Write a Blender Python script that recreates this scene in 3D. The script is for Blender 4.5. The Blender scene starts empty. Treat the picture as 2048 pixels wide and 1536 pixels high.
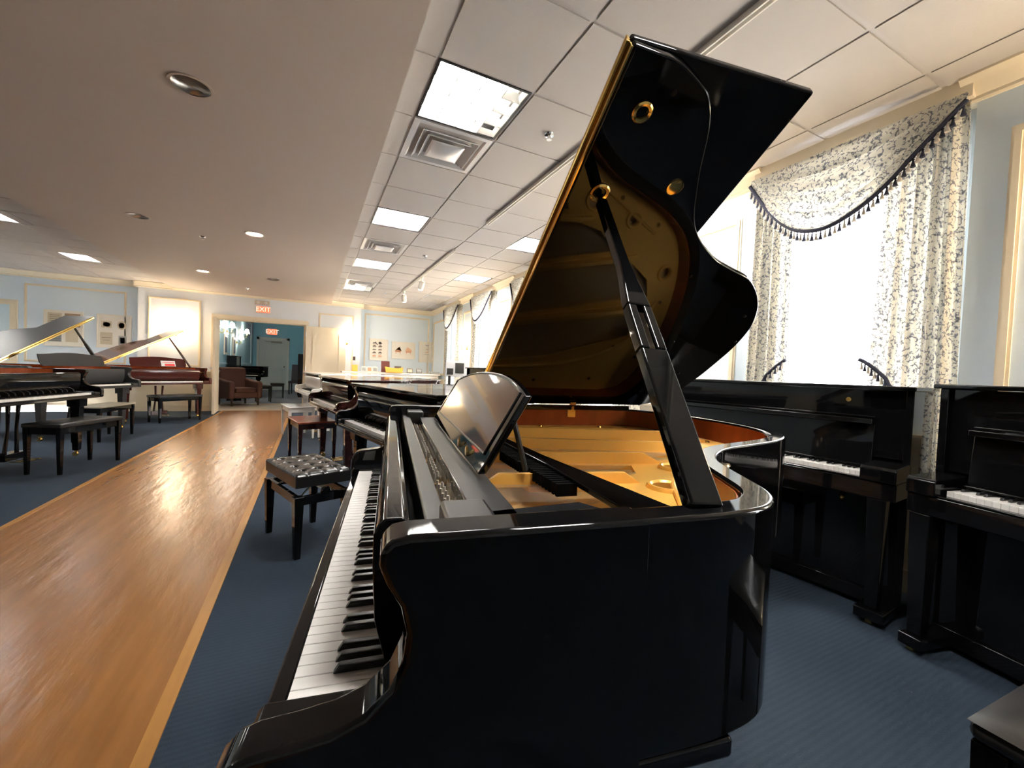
import bpy, bmesh, math, random
from mathutils import Vector, Matrix
random.seed(7)
PI = math.pi
sc = bpy.context.scene
COL = sc.collection
# ------------------------------------------------------------------ camera
YAW, PITCH, ROLL, FPX, CAMH = math.radians(26.06), math.radians(-1.67), math.radians(2.277), 822.4, 1.168
def cam_basis():
    cy, sy, cp, sp = math.cos(YAW), math.sin(YAW), math.cos(PITCH), math.sin(PITCH)
    f = Vector((sy*cp, cy*cp, sp)); r = Vector((cy, -sy, 0)); u = r.cross(f)
    cr, sr = math.cos(ROLL), math.sin(ROLL)
    return cr*r+sr*u, -sr*r+cr*u, f
r_, u_, f_ = cam_basis()
cd = bpy.data.cameras.new('camera'); cam = bpy.data.objects.new('camera', cd); COL.objects.link(cam)
M = Matrix((r_, u_, -f_)).transposed().to_4x4(); M.translation = Vector((0, 0, CAMH)); cam.matrix_world = M
cd.sensor_fit = 'HORIZONTAL'; cd.sensor_width = 36; cd.lens = 36*FPX/2048; cd.clip_start = .01; cd.clip_end = 200
sc.camera = cam
# ------------------------------------------------------------------ world, exposure
wd = bpy.data.worlds.new('world'); sc.world = wd; wd.use_nodes = True
wd.node_tree.nodes['Background'].inputs[0].default_value = (.95, .97, 1, 1)
wd.node_tree.nodes['Background'].inputs[1].default_value = 5.0
sc.view_settings.view_transform = 'Standard'; sc.view_settings.look = 'None'
sc.view_settings.gamma = 1; sc.view_settings.use_curve_mapping = False
sc.view_settings.exposure = 1.95
PANEL_E, DOWN_E, SCONCE_E = 25.0, 36.0, 42.0

# ------------------------------------------------------------------ materials
MATS = {}
def mat(name, col, rough=.5, metal=0, spec=.5, coat=0, emit=None, es=0, bump=None, var=None, trans=0, alpha=1, ior=1.45):
    if name in MATS: return MATS[name]
    m = bpy.data.materials.new(name); m.use_nodes = True; nt = m.node_tree; N = nt.nodes; L = nt.links
    p = N['Principled BSDF']
    p.inputs['Base Color'].default_value = (*col, 1); p.inputs['Roughness'].default_value = rough
    p.inputs['Metallic'].default_value = metal; p.inputs['Specular IOR Level'].default_value = spec
    p.inputs['Coat Weight'].default_value = coat; p.inputs['Coat Roughness'].default_value = .03
    p.inputs['Transmission Weight'].default_value = trans; p.inputs['IOR'].default_value = ior
    if emit: p.inputs['Emission Color'].default_value = (*emit, 1); p.inputs['Emission Strength'].default_value = es
    tc = N.new('ShaderNodeTexCoord')
    if var:   # (scale, amount, stretch)
        mp = N.new('ShaderNodeMapping'); mp.inputs['Scale'].default_value = var[2]
        nz = N.new('ShaderNodeTexNoise'); nz.inputs['Scale'].default_value = var[0]; nz.inputs['Detail'].default_value = 5
        mx = N.new('ShaderNodeMix'); mx.data_type = 'RGBA'
        mx.inputs[6].default_value = (*[c*(1-var[1]) for c in col], 1); mx.inputs[7].default_value = (*[min(1, c*(1+var[1])) for c in col], 1)
        L.new(tc.outputs['Object'], mp.inputs[0]); L.new(mp.outputs[0], nz.inputs[0]); L.new(nz.outputs[0], mx.inputs[0]); L.new(mx.outputs[2], p.inputs['Base Color'])
    if bump:  # (scale, strength, dist)
        nz = N.new('ShaderNodeTexNoise'); nz.inputs['Scale'].default_value = bump[0]; nz.inputs['Detail'].default_value = 3
        b = N.new('ShaderNodeBump'); b.inputs['Strength'].default_value = bump[1]; b.inputs['Distance'].default_value = bump[2]
        L.new(tc.outputs['Object'], nz.inputs[0]); L.new(nz.outputs[0], b.inputs['Height']); L.new(b.outputs[0], p.inputs['Normal'])
    MATS[name] = m; return m
S1 = (1, 1, 1)
black = mat('black_lacquer', (.004, .004, .0045), .04, spec=.42)
blacks = mat('black_satin', (.012, .012, .013), .32)
blackm = mat('black_matte', (.006, .006, .007), .6)
felt = mat('black_felt', (.004, .004, .005), .95, spec=.1)
brownp = mat('brown_lacquer', (.022, .006, .005), .06, var=(14, .5, (1, 8, 1)))
mahog = mat('mahogany_lacquer', (.060, .012, .009), .09, var=(10, .4, (1, 8, 8)))
whitep = mat('white_lacquer', (.80, .78, .74), .08)
veneer = mat('red_veneer', (.27, .055, .014), .16, var=(16, .35, (1, 1, .4)))
ivory = mat('key_white', (.90, .88, .84), .18)
ebony = mat('key_black', (.010, .010, .011), .22)
gold = mat('gold_plate', (1.0, .56, .12), .36, metal=.3, bump=(300, .06, .0004))
brass = mat('brass', (.80, .52, .16), .16, metal=1)
chrome = mat('chrome', (.75, .75, .77), .12, metal=1)
steel = mat('string_steel', (.72, .68, .60), .3, metal=.8)
spruce = mat('soundboard_spruce', (.66, .42, .17), .35, var=(30, .15, (1, 10, 1)))
bleather = mat('black_leather', (.016, .015, .015), .24, bump=(180, .15, .0006))
redwood = mat('bench_redwood', (.20, .045, .022), .22, var=(12, .3, (1, 6, 1)))
deskveneer = mat('desk_walnut_gloss', (.10, .035, .018), .05, spec=.8, var=(9, .3, (1, 6, 2)))
creampaint = mat('cream_paint', (.76, .66, .50), .45)
whitepaint = mat('white_paint', (.78, .74, .68), .5)
bluewall = mat('pale_blue_wall', (.70, .80, .88), .55, bump=(60, .05, .002))
deepblue = mat('deep_blue_wall', (.27, .58, .74), .6)
soffitm = mat('soffit_paint', (.48, .405, .35), .75, bump=(220, .12, .002))
tilem = mat('ceiling_tile_mat', (.47, .435, .41), .85, bump=(160, .25, .002))
gridm = mat('grid_metal', (.47, .435, .41), .5)
darkgrid = mat('reveal_dark', (.28, .25, .23), .8)
alu = mat('aluminium', (.70, .69, .70), .35, metal=.5)
glow = mat('lamp_diffuser', (1, 1, 1), .5, emit=(1, .97, .93), es=PANEL_E)
dglow = mat('downlight_glow', (1, 1, 1), .5, emit=(1, .86, .68), es=DOWN_E)
sglow = mat('sconce_shade', (1, .95, .85), .6, emit=(1, .80, .55), es=SCONCE_E)
exitm = mat('exit_red', (.8, .08, .04), .5, emit=(1, .13, .06), es=.55)
exitw = mat('exit_letter', (1, .7, .6), .5, emit=(1, .6, .45), es=.35)
paper = mat('print_paper', (.80, .76, .68), .6)
inkd = mat('ink_dark', (.10, .08, .07), .6); inkr = mat('ink_rust', (.62, .27, .14), .6)
inky = mat('ink_tan', (.60, .52, .38), .6); inkg = mat('ink_grey', (.33, .34, .33), .6)
framew = mat('frame_cream', (.78, .74, .66), .4); framed = mat('frame_dark', (.16, .13, .11), .4)
navy = mat('navy_trim', (.020, .022, .045), .8); tasc = mat('tassel_cream', (.55, .50, .42), .8)
beigef = mat('beige_floor', (.46, .38, .29), .35, bump=(40, .1, .002))
brownup = mat('brown_upholstery', (.085, .030, .018), .8, var=(60, .3, S1))
yellow = mat('yellow_cloth', (.85, .45, .06), .6); redb = mat('dark_red_cover', (.16, .03, .02), .5)
greyp = mat('grey_board', (.33, .34, .37), .6)
signred = mat('sign_red', (.80, .05, .05), .5); signw = mat('sign_white', (.85, .82, .82), .5)
glassm = mat('window_glass', (1, 1, 1), .0, trans=1, ior=1.02)

def fabric_print():
    m = bpy.data.materials.new('vine_print_fabric'); m.use_nodes = True; nt = m.node_tree; N = nt.nodes; L = nt.links
    p = N['Principled BSDF']; p.inputs['Roughness'].default_value = .8; p.inputs['Specular IOR Level'].default_value = .2
    tc = N.new('ShaderNodeTexCoord'); nz = N.new('ShaderNodeTexNoise'); nz.inputs['Scale'].default_value = 40; nz.inputs['Detail'].default_value = 1
    mx = N.new('ShaderNodeMix'); mx.data_type = 'VECTOR'; mx.inputs[0].default_value = .035
    vo = N.new('ShaderNodeTexVoronoi'); vo.feature = 'DISTANCE_TO_EDGE'; vo.inputs['Scale'].default_value = 36
    L.new(tc.outputs['Object'], nz.inputs[0]); L.new(tc.outputs['Object'], mx.inputs[4]); L.new(nz.outputs[1], mx.inputs[5]); L.new(mx.outputs[1], vo.inputs[0])
    cr = N.new('ShaderNodeValToRGB'); cr.color_ramp.elements[0].position = .07; cr.color_ramp.elements[1].position = .12
    cr.color_ramp.elements[0].color = (0, 0, 0, 1); L.new(vo.outputs['Distance'], cr.inputs[0])
    n2 = N.new('ShaderNodeTexNoise'); n2.inputs['Scale'].default_value = 52; L.new(tc.outputs['Object'], n2.inputs[0])
    c2 = N.new('ShaderNodeValToRGB'); c2.color_ramp.elements[0].position = .47; c2.color_ramp.elements[1].position = .53
    L.new(n2.outputs[0], c2.inputs[0])
    mth = N.new('ShaderNodeMath'); mth.operation = 'MAXIMUM'; L.new(cr.outputs[0], mth.inputs[0]); L.new(c2.outputs[0], mth.inputs[1])
    c = N.new('ShaderNodeMix'); c.data_type = 'RGBA'; L.new(mth.outputs[0], c.inputs[0])
    c.inputs[6].default_value = (.26, .27, .31, 1); c.inputs[7].default_value = (.86, .83, .75, 1)
    L.new(c.outputs[2], p.inputs['Base Color'])
    tr = N.new('ShaderNodeBsdfTranslucent'); L.new(c.outputs[2], tr.inputs[0]); ms = N.new('ShaderNodeMixShader'); ms.inputs[0].default_value = .45
    L.new(p.outputs[0], ms.inputs[1]); L.new(tr.outputs[0], ms.inputs[2]); L.new(ms.outputs[0], N['Material Output'].inputs[0])
    return m
fabric = fabric_print()
def sheer_mat():
    m = bpy.data.materials.new('sheer_fabric'); m.use_nodes = True; nt = m.node_tree; N = nt.nodes; L = nt.links
    N.remove(N['Principled BSDF']); tr = N.new('ShaderNodeBsdfTranslucent'); tr.inputs[0].default_value = (.95, .93, .9, 1)
    di = N.new('ShaderNodeBsdfTransparent'); ms = N.new('ShaderNodeMixShader'); ms.inputs[0].default_value = .35
    L.new(tr.outputs[0], ms.inputs[1]); L.new(di.outputs[0], ms.inputs[2]); L.new(ms.outputs[0], N['Material Output'].inputs[0]); return m
sheer = sheer_mat()
def carpet_mat():
    m = bpy.data.materials.new('blue_ribbed_carpet'); m.use_nodes = True; nt = m.node_tree; N = nt.nodes; L = nt.links
    p = N['Principled BSDF']; p.inputs['Roughness'].default_value = .95; p.inputs['Specular IOR Level'].default_value = .15
    tc = N.new('ShaderNodeTexCoord'); wv = N.new('ShaderNodeTexWave'); wv.bands_direction = 'Y'; wv.inputs['Scale'].default_value = 14; wv.inputs['Distortion'].default_value = .8; wv.inputs['Detail Scale'].default_value = 6
    L.new(tc.outputs['Object'], wv.inputs[0])
    nz = N.new('ShaderNodeTexNoise'); nz.inputs['Scale'].default_value = 350; L.new(tc.outputs['Object'], nz.inputs[0])
    ad = N.new('ShaderNodeMath'); ad.operation = 'ADD'; wm_ = N.new('ShaderNodeMath'); wm_.operation = 'MULTIPLY_ADD'; wm_.inputs[1].default_value = .38; wm_.inputs[2].default_value = .31; L.new(wv.outputs[1], wm_.inputs[0]); L.new(wm_.outputs[0], ad.inputs[0]); L.new(nz.outputs[0], ad.inputs[1])
    c = N.new('ShaderNodeMix'); c.data_type = 'RGBA'; mm = N.new('ShaderNodeMath'); mm.operation = 'MULTIPLY'; mm.inputs[1].default_value = .5
    L.new(ad.outputs[0], mm.inputs[0]); L.new(mm.outputs[0], c.inputs[0])
    c.inputs[6].default_value = (.019, .029, .045, 1); c.inputs[7].default_value = (.037, .052, .074, 1)
    L.new(c.outputs[2], p.inputs['Base Color'])
    b = N.new('ShaderNodeBump'); b.inputs['Strength'].default_value = .5; b.inputs['Distance'].default_value = .004
    L.new(ad.outputs[0], b.inputs['Height']); L.new(b.outputs[0], p.inputs['Normal']); return m
carpet = carpet_mat()
def runner_mat():
    m = bpy.data.materials.new('runner_wood'); m.use_nodes = True; nt = m.node_tree; N = nt.nodes; L = nt.links
    p = N['Principled BSDF']; p.inputs['Roughness'].default_value = .25; p.inputs['Specular IOR Level'].default_value = .42
    tc = N.new('ShaderNodeTexCoord'); mp = N.new('ShaderNodeMapping'); mp.inputs['Scale'].default_value = (9, .7, 1)
    mp.inputs['Rotation'].default_value = (0, 0, .25)
    nz = N.new('ShaderNodeTexNoise'); nz.inputs['Scale'].default_value = 1.6; nz.inputs['Detail'].default_value = 6
    L.new(tc.outputs['Object'], mp.inputs[0]); L.new(mp.outputs[0], nz.inputs[0])
    c = N.new('ShaderNodeMix'); c.data_type = 'RGBA'; L.new(nz.outputs[0], c.inputs[0])
    c.inputs[6].default_value = (.17, .068, .020, 1); c.inputs[7].default_value = (.35, .155, .045, 1)
    L.new(c.outputs[2], p.inputs['Base Color'])
    n2 = N.new('ShaderNodeTexNoise'); n2.inputs['Scale'].default_value = 2.2; n2.inputs['Detail'].default_value = 4
    m2 = N.new('ShaderNodeMapping'); m2.inputs['Scale'].default_value = (6, 1.2, 1); m2.inputs['Rotation'].default_value = (0, 0, .8); L.new(tc.outputs['Object'], m2.inputs[0]); L.new(m2.outputs[0], n2.inputs[0])
    b = N.new('ShaderNodeBump'); b.inputs['Strength'].default_value = .42; b.inputs['Distance'].default_value = .012
    L.new(n2.outputs[0], b.inputs['Height']); L.new(b.outputs[0], p.inputs['Normal']); return m
runnerm = runner_mat()
borderm = mat('runner_border_wood', (.38, .18, .05), .26, var=(6, .2, (6, .5, 1)))

# ------------------------------------------------------------------ mesh helpers
class MB:
    def __init__(s): s.bm = bmesh.new()
    def box(s, x0, x1, y0, y1, z0, z1):
        v = [s.bm.verts.new((x, y, z)) for z in (z0, z1) for x, y in ((x0, y0), (x1, y0), (x1, y1), (x0, y1))]
        for f in ((3, 2, 1, 0), (4, 5, 6, 7), (0, 1, 5, 4), (1, 2, 6, 5), (2, 3, 7, 6), (3, 0, 4, 7)): s.bm.faces.new([v[i] for i in f])
        return s
    def prism(s, pts, ax, a, b):
        def P(p, t): return {'xy': (p[0], p[1], t), 'xz': (p[0], t, p[1]), 'yz': (t, p[0], p[1])}[ax]
        A = [s.bm.verts.new(P(p, a)) for p in pts]; B = [s.bm.verts.new(P(p, b)) for p in pts]; n = len(pts)
        s.bm.faces.new(A); s.bm.faces.new(B[::-1])
        for i in range(n): s.bm.faces.new((A[i], B[i], B[(i+1) % n], A[(i+1) % n]))
        return s
    def taper(s, cx, cy, z0, z1, w0, w1, d0=None, d1=None):
        d0 = d0 or w0; d1 = d1 or w1
        v = [s.bm.verts.new((cx+sx*w/2, cy+sy*d/2, z)) for z, w, d in ((z0, w0, d0), (z1, w1, d1)) for sx, sy in ((-1, -1), (1, -1), (1, 1), (-1, 1))]
        for f in ((3, 2, 1, 0), (4, 5, 6, 7), (0, 1, 5, 4), (1, 2, 6, 5), (2, 3, 7, 6), (3, 0, 4, 7)): s.bm.faces.new([v[i] for i in f])
        return s
    def tube(s, pts, r, seg=10, closed=False):
        pts = [Vector(p) for p in pts]; n = len(pts); rings = []
        R = r if isinstance(r, (list, tuple)) else [r]*n
        for i, p in enumerate(pts):
            d = (pts[(i+1) % n]-pts[i-1]) if closed else (pts[min(i+1, n-1)]-pts[max(i-1, 0)])
            d.normalize(); up = Vector((0, 0, 1)) if abs(d.z) < .9 else Vector((1, 0, 0)); a = d.cross(up).normalized(); b = a.cross(d)
            rings.append([s.bm.verts.new(p+R[i]*(math.cos(2*PI*k/seg)*a+math.sin(2*PI*k/seg)*b)) for k in range(seg)])
        for i in range(n if closed else n-1):
            A, B = rings[i], rings[(i+1) % n]
            for k in range(seg): s.bm.faces.new((A[k], A[(k+1) % seg], B[(k+1) % seg], B[k]))
        if not closed: s.bm.faces.new(rings[0][::-1]); s.bm.faces.new(rings[-1])
        return s
    def lathe(s, prof, c=(0, 0, 0), seg=24, ax='z', cap=True):
        rings = []
        for r, z in prof:
            ring = []
            for k in range(seg):
                a = 2*PI*k/seg; q = (r*math.cos(a), r*math.sin(a), z)
                if ax == 'y': q = (q[0], q[2], q[1])
                if ax == 'x': q = (q[2], q[0], q[1])
                ring.append(s.bm.verts.new((c[0]+q[0], c[1]+q[1], c[2]+q[2])))
            rings.append(ring)
        for A, B in zip(rings, rings[1:]):
            for k in range(seg): s.bm.faces.new((A[k], A[(k+1) % seg], B[(k+1) % seg], B[k]))
        if cap: s.bm.faces.new(rings[0][::-1]); s.bm.faces.new(rings[-1])
        return s
    def grid(s, nu, nv, fn, loop=False):
        V = [[s.bm.verts.new(fn(i/nu, j/nv)) for j in range(nv+1)] for i in range(nu+1)]
        for i in range(nu):
            for j in range(nv): s.bm.faces.new((V[i][j], V[i+1][j], V[i+1][j+1], V[i][j+1]))
        return s
    def plate(s, outer, holes, z, thick):   # flat plate with holes
        es = []
        for loop in [outer]+holes:
            vs = [s.bm.verts.new((x, y, z)) for x, y in loop]
            es += [s.bm.edges.new((vs[i], vs[(i+1) % len(vs)])) for i in range(len(vs))]
        r = bmesh.ops.triangle_fill(s.bm, edges=es, use_beauty=True, use_dissolve=False)
        fs = [g for g in r['geom'] if isinstance(g, bmesh.types.BMFace)]
        e = bmesh.ops.extrude_face_region(s.bm, geom=fs)
        for g in e['geom']:
            if isinstance(g, bmesh.types.BMVert): g.co.z -= thick
        return s
    def build(s, name, m, parent=None, bevel=0, seg=2, smooth=35, solid=0, fix=True):
        if fix: bmesh.ops.recalc_face_normals(s.bm, faces=s.bm.faces[:])
        me = bpy.data.meshes.new(name); s.bm.to_mesh(me); s.bm.free()
        o = bpy.data.objects.new(name, me); COL.objects.link(o); me.materials.append(m)
        if smooth:
            for p in me.polygons: p.use_smooth = True
            me.set_sharp_from_angle(angle=math.radians(smooth))
        if solid:
            sm = o.modifiers.new('solid', 'SOLIDIFY'); sm.thickness = solid; sm.offset = 0
        if bevel:
            b = o.modifiers.new('bevel', 'BEVEL'); b.width = bevel; b.segments = seg; b.limit_method = 'ANGLE'; b.angle_limit = math.radians(35)
            b.harden_normals = bool(smooth)
        if parent: o.parent = parent
        return o
def tag(o, label=None, cat=None, group=None, kind=None):
    if label: o['label'] = label
    if cat: o['category'] = cat
    if group: o['group'] = group
    if kind: o['kind'] = kind
    return o
def empty(name, loc, rz, label, cat, group=None):
    o = bpy.data.objects.new(name, None); COL.objects.link(o); o.location = loc; o.rotation_euler = (0, 0, rz); o.empty_display_size = .1
    return tag(o, label, cat, group)
def struct(name, mb, m, **k): return tag(mb.build(name, m, **k), kind='structure')
def kids(o): return [c for c in COL.objects if c.parent == o]
def copy_tree(o, parent=None):
    c = o.copy(); COL.objects.link(c); c.parent = parent
    for ch in kids(o): copy_tree(ch, c)
    return c
def cr_spline(P, n=5, closed=False):
    out = []; N_ = len(P)
    rng = range(N_ if closed else N_-1)
    for i in rng:
        p0 = P[i-1] if (closed or i > 0) else P[0]; p1 = P[i]; p2 = P[(i+1) % N_]; p3 = P[(i+2) % N_] if (closed or i+2 < N_) else P[-1]
        for k in range(n):
            t = k/n
            out.append(tuple(.5*((2*b)+(-a+c)*t+(2*a-5*b+4*c-d)*t*t+(-a+3*b-3*c+d)*t**3) for a, b, c, d in zip(p0, p1, p2, p3)))
    if not closed: out.append(tuple(P[-1]))
    return out
def offset(P, d):  # offset open 2D path to its left by d
    out = []
    for i, p in enumerate(P):
        a = P[max(i-1, 0)]; b = P[min(i+1, len(P)-1)]; tx, ty = b[0]-a[0], b[1]-a[1]; l = math.hypot(tx, ty) or 1
        out.append((p[0]-ty/l*d, p[1]+tx/l*d))
    return out
def circle(cx, cy, r, n=20, ry=None): return [(cx+r*math.cos(2*PI*k/n), cy+(ry or r)*math.sin(2*PI*k/n)) for k in range(n)]

# ------------------------------------------------------------------ dimensions of the place
YF, YA, YB = 11.5, 11.65, -3.2           # door wall, recessed wall parts, wall behind
XR, XP, XL = 3.23, 3.10, -6.4            # window recess wall, piers, left wall
ZS, ZT = 2.72, 2.80                      # soffit, tile ceiling
SX0, SX1 = -2.78, .42                    # soffit edges
GX, GY, G = .56, 1.04, .5665
# ---- floor
struct('floor', MB().box(XL, XR+.3, YB, YF, -.1, 0), carpet, smooth=0)
struct('trim_1', MB().box(-1.79, -.437, YB, YF-.02, .0, .006), runnerm, smooth=0)
struct('trim_2', MB().box(-.437, -.39, YB, YF-.02, .0, .007), borderm, smooth=0)
struct('trim_3', MB().box(-1.83, -1.79, YB, YF-.02, .0, .008), borderm, smooth=0)
# ---- ceilings
DL = [(-.65, 2.97, 0), (-1.75, 5.95, 0), (-.66, 5.96, 1), (-1.75, 8.95, 1), (-.67, 8.93, 0), (-1.75, 2.97, 0), (-.65, .1, 0), (-1.75, .1, 0)]
struct('ceiling', MB().plate([(SX0, YB), (SX1, YB), (SX1, YF), (SX0, YF)], [circle(x, y, .097, 28) for x, y, _ in DL], ZS+.001, .0012), soffitm, smooth=0, fix=False)
mb = MB(); mb.box(SX1-.01, SX1, YB, YF, ZS, ZT); mb.box(SX0, SX0+.01, YB, YF, ZS, ZT); struct('trim_4', mb, whitepaint, smooth=0)
FIX = [(0, 2, 1), (0, 6, 1), (0, 10, 1), (0, 14, 1), (3, 6, 1), (3, 10, 1), (3, 14, 0), (0, -2, 1), (3, 2, 1)]  # the final pair are unseen panels, added for reflections and light on the keys
VEN = [(0, 3), (0, 8), (0, 13), (0, -4)]
used = {(a, b) for a, b, _ in FIX} | set(VEN)
tiles = MB(); gridb = MB()
def tilefield(x0, x1, sgn=1):
    pass
cols = [GX+G*i for i in range(0, 6)]
rows = [GY+G*k for k in range(-7, 19)]
for i, x in enumerate(cols):
    for kk, y in enumerate(rows):
        k = kk-7
        if (i, k) in used: continue
        xa, xb, ya, yb = x+.012, min(x+G-.012, XR), y+.012, min(y+G-.012, YF+.15)
        if xb > xa and yb > ya: tiles.box(xa, xb, ya, yb, ZT-.005, ZT+.01)
for kk, y in enumerate(rows): tiles.box(SX1+.001, GX-.012, y+.012, min(y+G-.012, YF+.15), ZT-.005, ZT+.01)
LFIX = [(-3.78, 6.92), (-3.72, 9.18), (-3.75, 4.6), (-5.4, 6.92), (-5.4, 9.18)]  # all after the second are unseen panels, kept for the light they give
lx = [SX0-.004-G*(i+1) for i in range(7)]; ly = [9.18+G*k for k in range(-22, 5)]
for i, x in enumerate(lx):
    for y in ly:
        if any(abs(x+G/2-(a+G/2)) < .35 and abs(y-b) < .3 for a, b in LFIX): continue
        tiles.box(x+.006, x+G-.006, y+.006, min(y+G-.006, YA), ZT-.004, ZT+.01)
struct('ceiling_tiles', tiles, tilem, smooth=0).name = 'ceiling_2'
# grid backing with openings for the fixtures
hol = [[(GX+G*i+.01, GY+G*k+.01), (GX+G*i+G-.01, GY+G*k+.01), (GX+G*i+G-.01, GY+G*k+G-.01), (GX+G*i+.01, GY+G*k+G-.01)] for i, k, _ in FIX if GX+G*i+G < XR]
struct('ceiling_3', MB().plate([(SX1, YB), (XR+.05, YB), (XR+.05, YA), (SX1, YA)], hol, ZT+.003, .002), gridm, smooth=0, fix=False)
hol = [[(a+.01, b+.01), (a+G-.01, b+.01), (a+G-.01, b+G-.01), (a+.01, b+G-.01)] for a, b in LFIX]
struct('ceiling_4', MB().plate([(XL, YB), (SX0, YB), (SX0, YA), (XL, YA)], hol, ZT+.003, .002), gridm, smooth=0, fix=False)
# slab above so no daylight leaks between
struct('ceiling_5', MB().box(XL-.2, XR+.4, YB-.2, YA+.2, 3.05, 3.12), whitepaint, smooth=0)

# ---- walls
WZ = 2.85
DX0, DX1, DZ = -1.98, -.17, 2.13
w = MB(); w.box(-3.37, DX0, YF, YF+.15, 0, WZ); w.box(DX1, 1.14, YF, YF+.15, 0, WZ); w.box(DX0, DX1, YF, YF+.15, DZ, WZ)
struct('wall_far', w, mat('door_wall', (.76, .80, .84), .55), smooth=0)
w = MB(); w.box(XL, -3.37, YA, YA+.15, 0, WZ); w.box(1.14, XR+.2, YA, YA+.15, 0, WZ)
struct('wall_far_recess', w, bluewall, smooth=0)
w = MB(); w.box(XL-.15, XL, YB, YA, 0, WZ); struct('wall_left', w, bluewall, smooth=0)
w = MB(); w.box(XL-.15, XR+.3, YB-.15, YB, 0, WZ); struct('wall_behind', w, bluewall, smooth=0)
WIN = [(.93, 2.10), (3.25, 4.45), (5.18, 6.33), (7.12, 8.27), (9.08, 10.22)]   # recess spans
WIN0 = [(-1.6, -.4)]
piers = []; allw = WIN0+WIN; prev = YB
w = MB(); pw = MB()
for a, b in allw:
    piers.append((prev, a)); prev = b
piers.append((prev, YA))
for a, b in piers: w.box(XP, XR+.2, a, b, 0, WZ)
for a, b in allw:
    w.box(XR, XR+.2, a, a+.13, 0, WZ); w.box(XR, XR+.2, b-.13, b, 0, WZ); w.box(XR, XR+.2, a+.13, b-.13, 0, .45); w.box(XR, XR+.2, a+.13, b-.13, 2.5, WZ)
struct('wall_right', w, bluewall, smooth=0)
for n, (a, b) in enumerate(allw):
    f = MB(); f.box(XR+.03, XR+.10, a+.13, a+.18, .45, 2.5); f.box(XR+.03, XR+.10, b-.18, b-.13, .45, 2.5); f.box(XR+.03, XR+.10, a+.18, b-.18, .45, .51)
    f.box(XR+.03, XR+.10, a+.18, b-.18, 2.44, 2.5); f.box(XR+.04, XR+.09, a+.18, b-.18, 1.45, 1.50); m_ = (a+b)/2; f.box(XR+.055, XR+.075, m_-.01, m_+.01, .51, 2.44)
    o = struct('window_%d' % (n+1), f, whitepaint, bevel=.004)
    MB().box(XR+.062, XR+.066, a+.18, b-.18, .51, 2.44).build('pane', glassm, o, smooth=0)
# crown mouldings
CP = [(0, 0), (.09, 0), (.09, -.018), (.075, -.03), (.055, -.045), (.035, -.085), (.018, -.10), (.018, -.115), (.008, -.125), (0, -.125)]
crn = MB()
for a, b in piers: crn.prism([(XP-x, ZT+z) for x, z in CP], 'xz', a-.05 if a > YB else a, b+.05 if b < YA else b)
struct('trim_5', crn, creampaint, smooth=40)
crn = MB()
for a, b in allw: crn.box(XP-.06, XR, a+.002, b-.002, ZT-.105, ZT-.001)
struct('trim_6', crn, creampaint, smooth=0)
crn = MB()
crn.prism([(YA-x, ZT+z) for x, z in CP], 'yz', 1.14, XR); crn.prism([(YA-x, ZT+z) for x, z in CP], 'yz', XL, -3.37)
crn.prism([(YF-x*.5, ZS+z*.4) for x, z in CP], 'yz', SX0, SX1); crn.prism([(YF-x, ZT+z) for x, z in CP], 'yz', SX1, 1.2); crn.prism([(YF-x, ZT+z) for x, z in CP], 'yz', -3.43, SX0)
crn.prism([(XL+x, ZT+z) for x, z in CP], 'xz', YB, YA)
struct('trim_7', crn, creampaint, smooth=40)
# wainscot, chair rails, baseboards
def rail(mb, ax, at, a, b, sgn):
    # a board on a wall facing sgn; ax 'x' wall plane y=at running x a..b ; ax 'y' wall plane x=at running y
    def bx(t, z0, z1):
        if ax == 'x': mb.box(a, b, min(at, at+sgn*t), max(at, at+sgn*t), z0, z1)
        else: mb.box(min(at, at+sgn*t), max(at, at+sgn*t), a, b, z0, z1)
    bx(.008, 0, .86); bx(.022, .84, .90); bx(.035, .885, .905); bx(.02, 0, .13)
wn = MB()
rail(wn, 'x', YF, -3.37, DX0-.1, -1); rail(wn, 'x', YF, DX1+.1, 1.14, -1); rail(wn, 'x', YA, XL, -3.37, -1); rail(wn, 'x', YA, 1.14, XR, -1)
for a, b in piers: rail(wn, 'y', XP, a, b, -1)
rail(wn, 'y', XL, YB, YA, 1)
struct('baseboard_far', wn, creampaint, smooth=0)
def panel_mould(mb, ax, at, a, b, z0, z1, wd_=.035, t=.018, sgn=-1):
    for (p, q, r, s_) in ((a, b, z0, z0+wd_), (a, b, z1-wd_, z1), (a, a+wd_, z0, z1), (b-wd_, b, z0, z1)):
        for k, (ins, tt) in enumerate(((0, t*.5), (wd_*.25, t))):
            P_, Q_, R_, S_ = p+ins, q-ins, r+ins, s_-ins
            if q-p <= wd_+1e-6: R_, S_ = z0+wd_-ins, z1-wd_+ins
            if Q_ <= P_ or S_ <= R_: continue
            if ax == 'x': mb.box(P_, Q_, min(at, at+sgn*tt), max(at, at+sgn*tt), R_, S_)
            else: mb.box(min(at, at+sgn*tt), max(at, at+sgn*tt), P_, Q_, R_, S_)
pm = MB()
panel_mould(pm, 'x', YF, -3.2, -2.27, 1.0, 2.5); panel_mould(pm, 'x', YF, .14, .96, 1.0, 2.46)
panel_mould(pm, 'x', YA, 1.25, 3.0, 1.0, 2.58); panel_mould(pm, 'x', YA, -5.15, -3.6, 1.0, 2.55)
for a, b in piers:
    if b-a > .5: panel_mould(pm, 'y', XP, a+.12, b-.13, 1.0, 2.48, .05, .022)
struct('trim_8', pm, creampaint, smooth=0)

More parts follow.
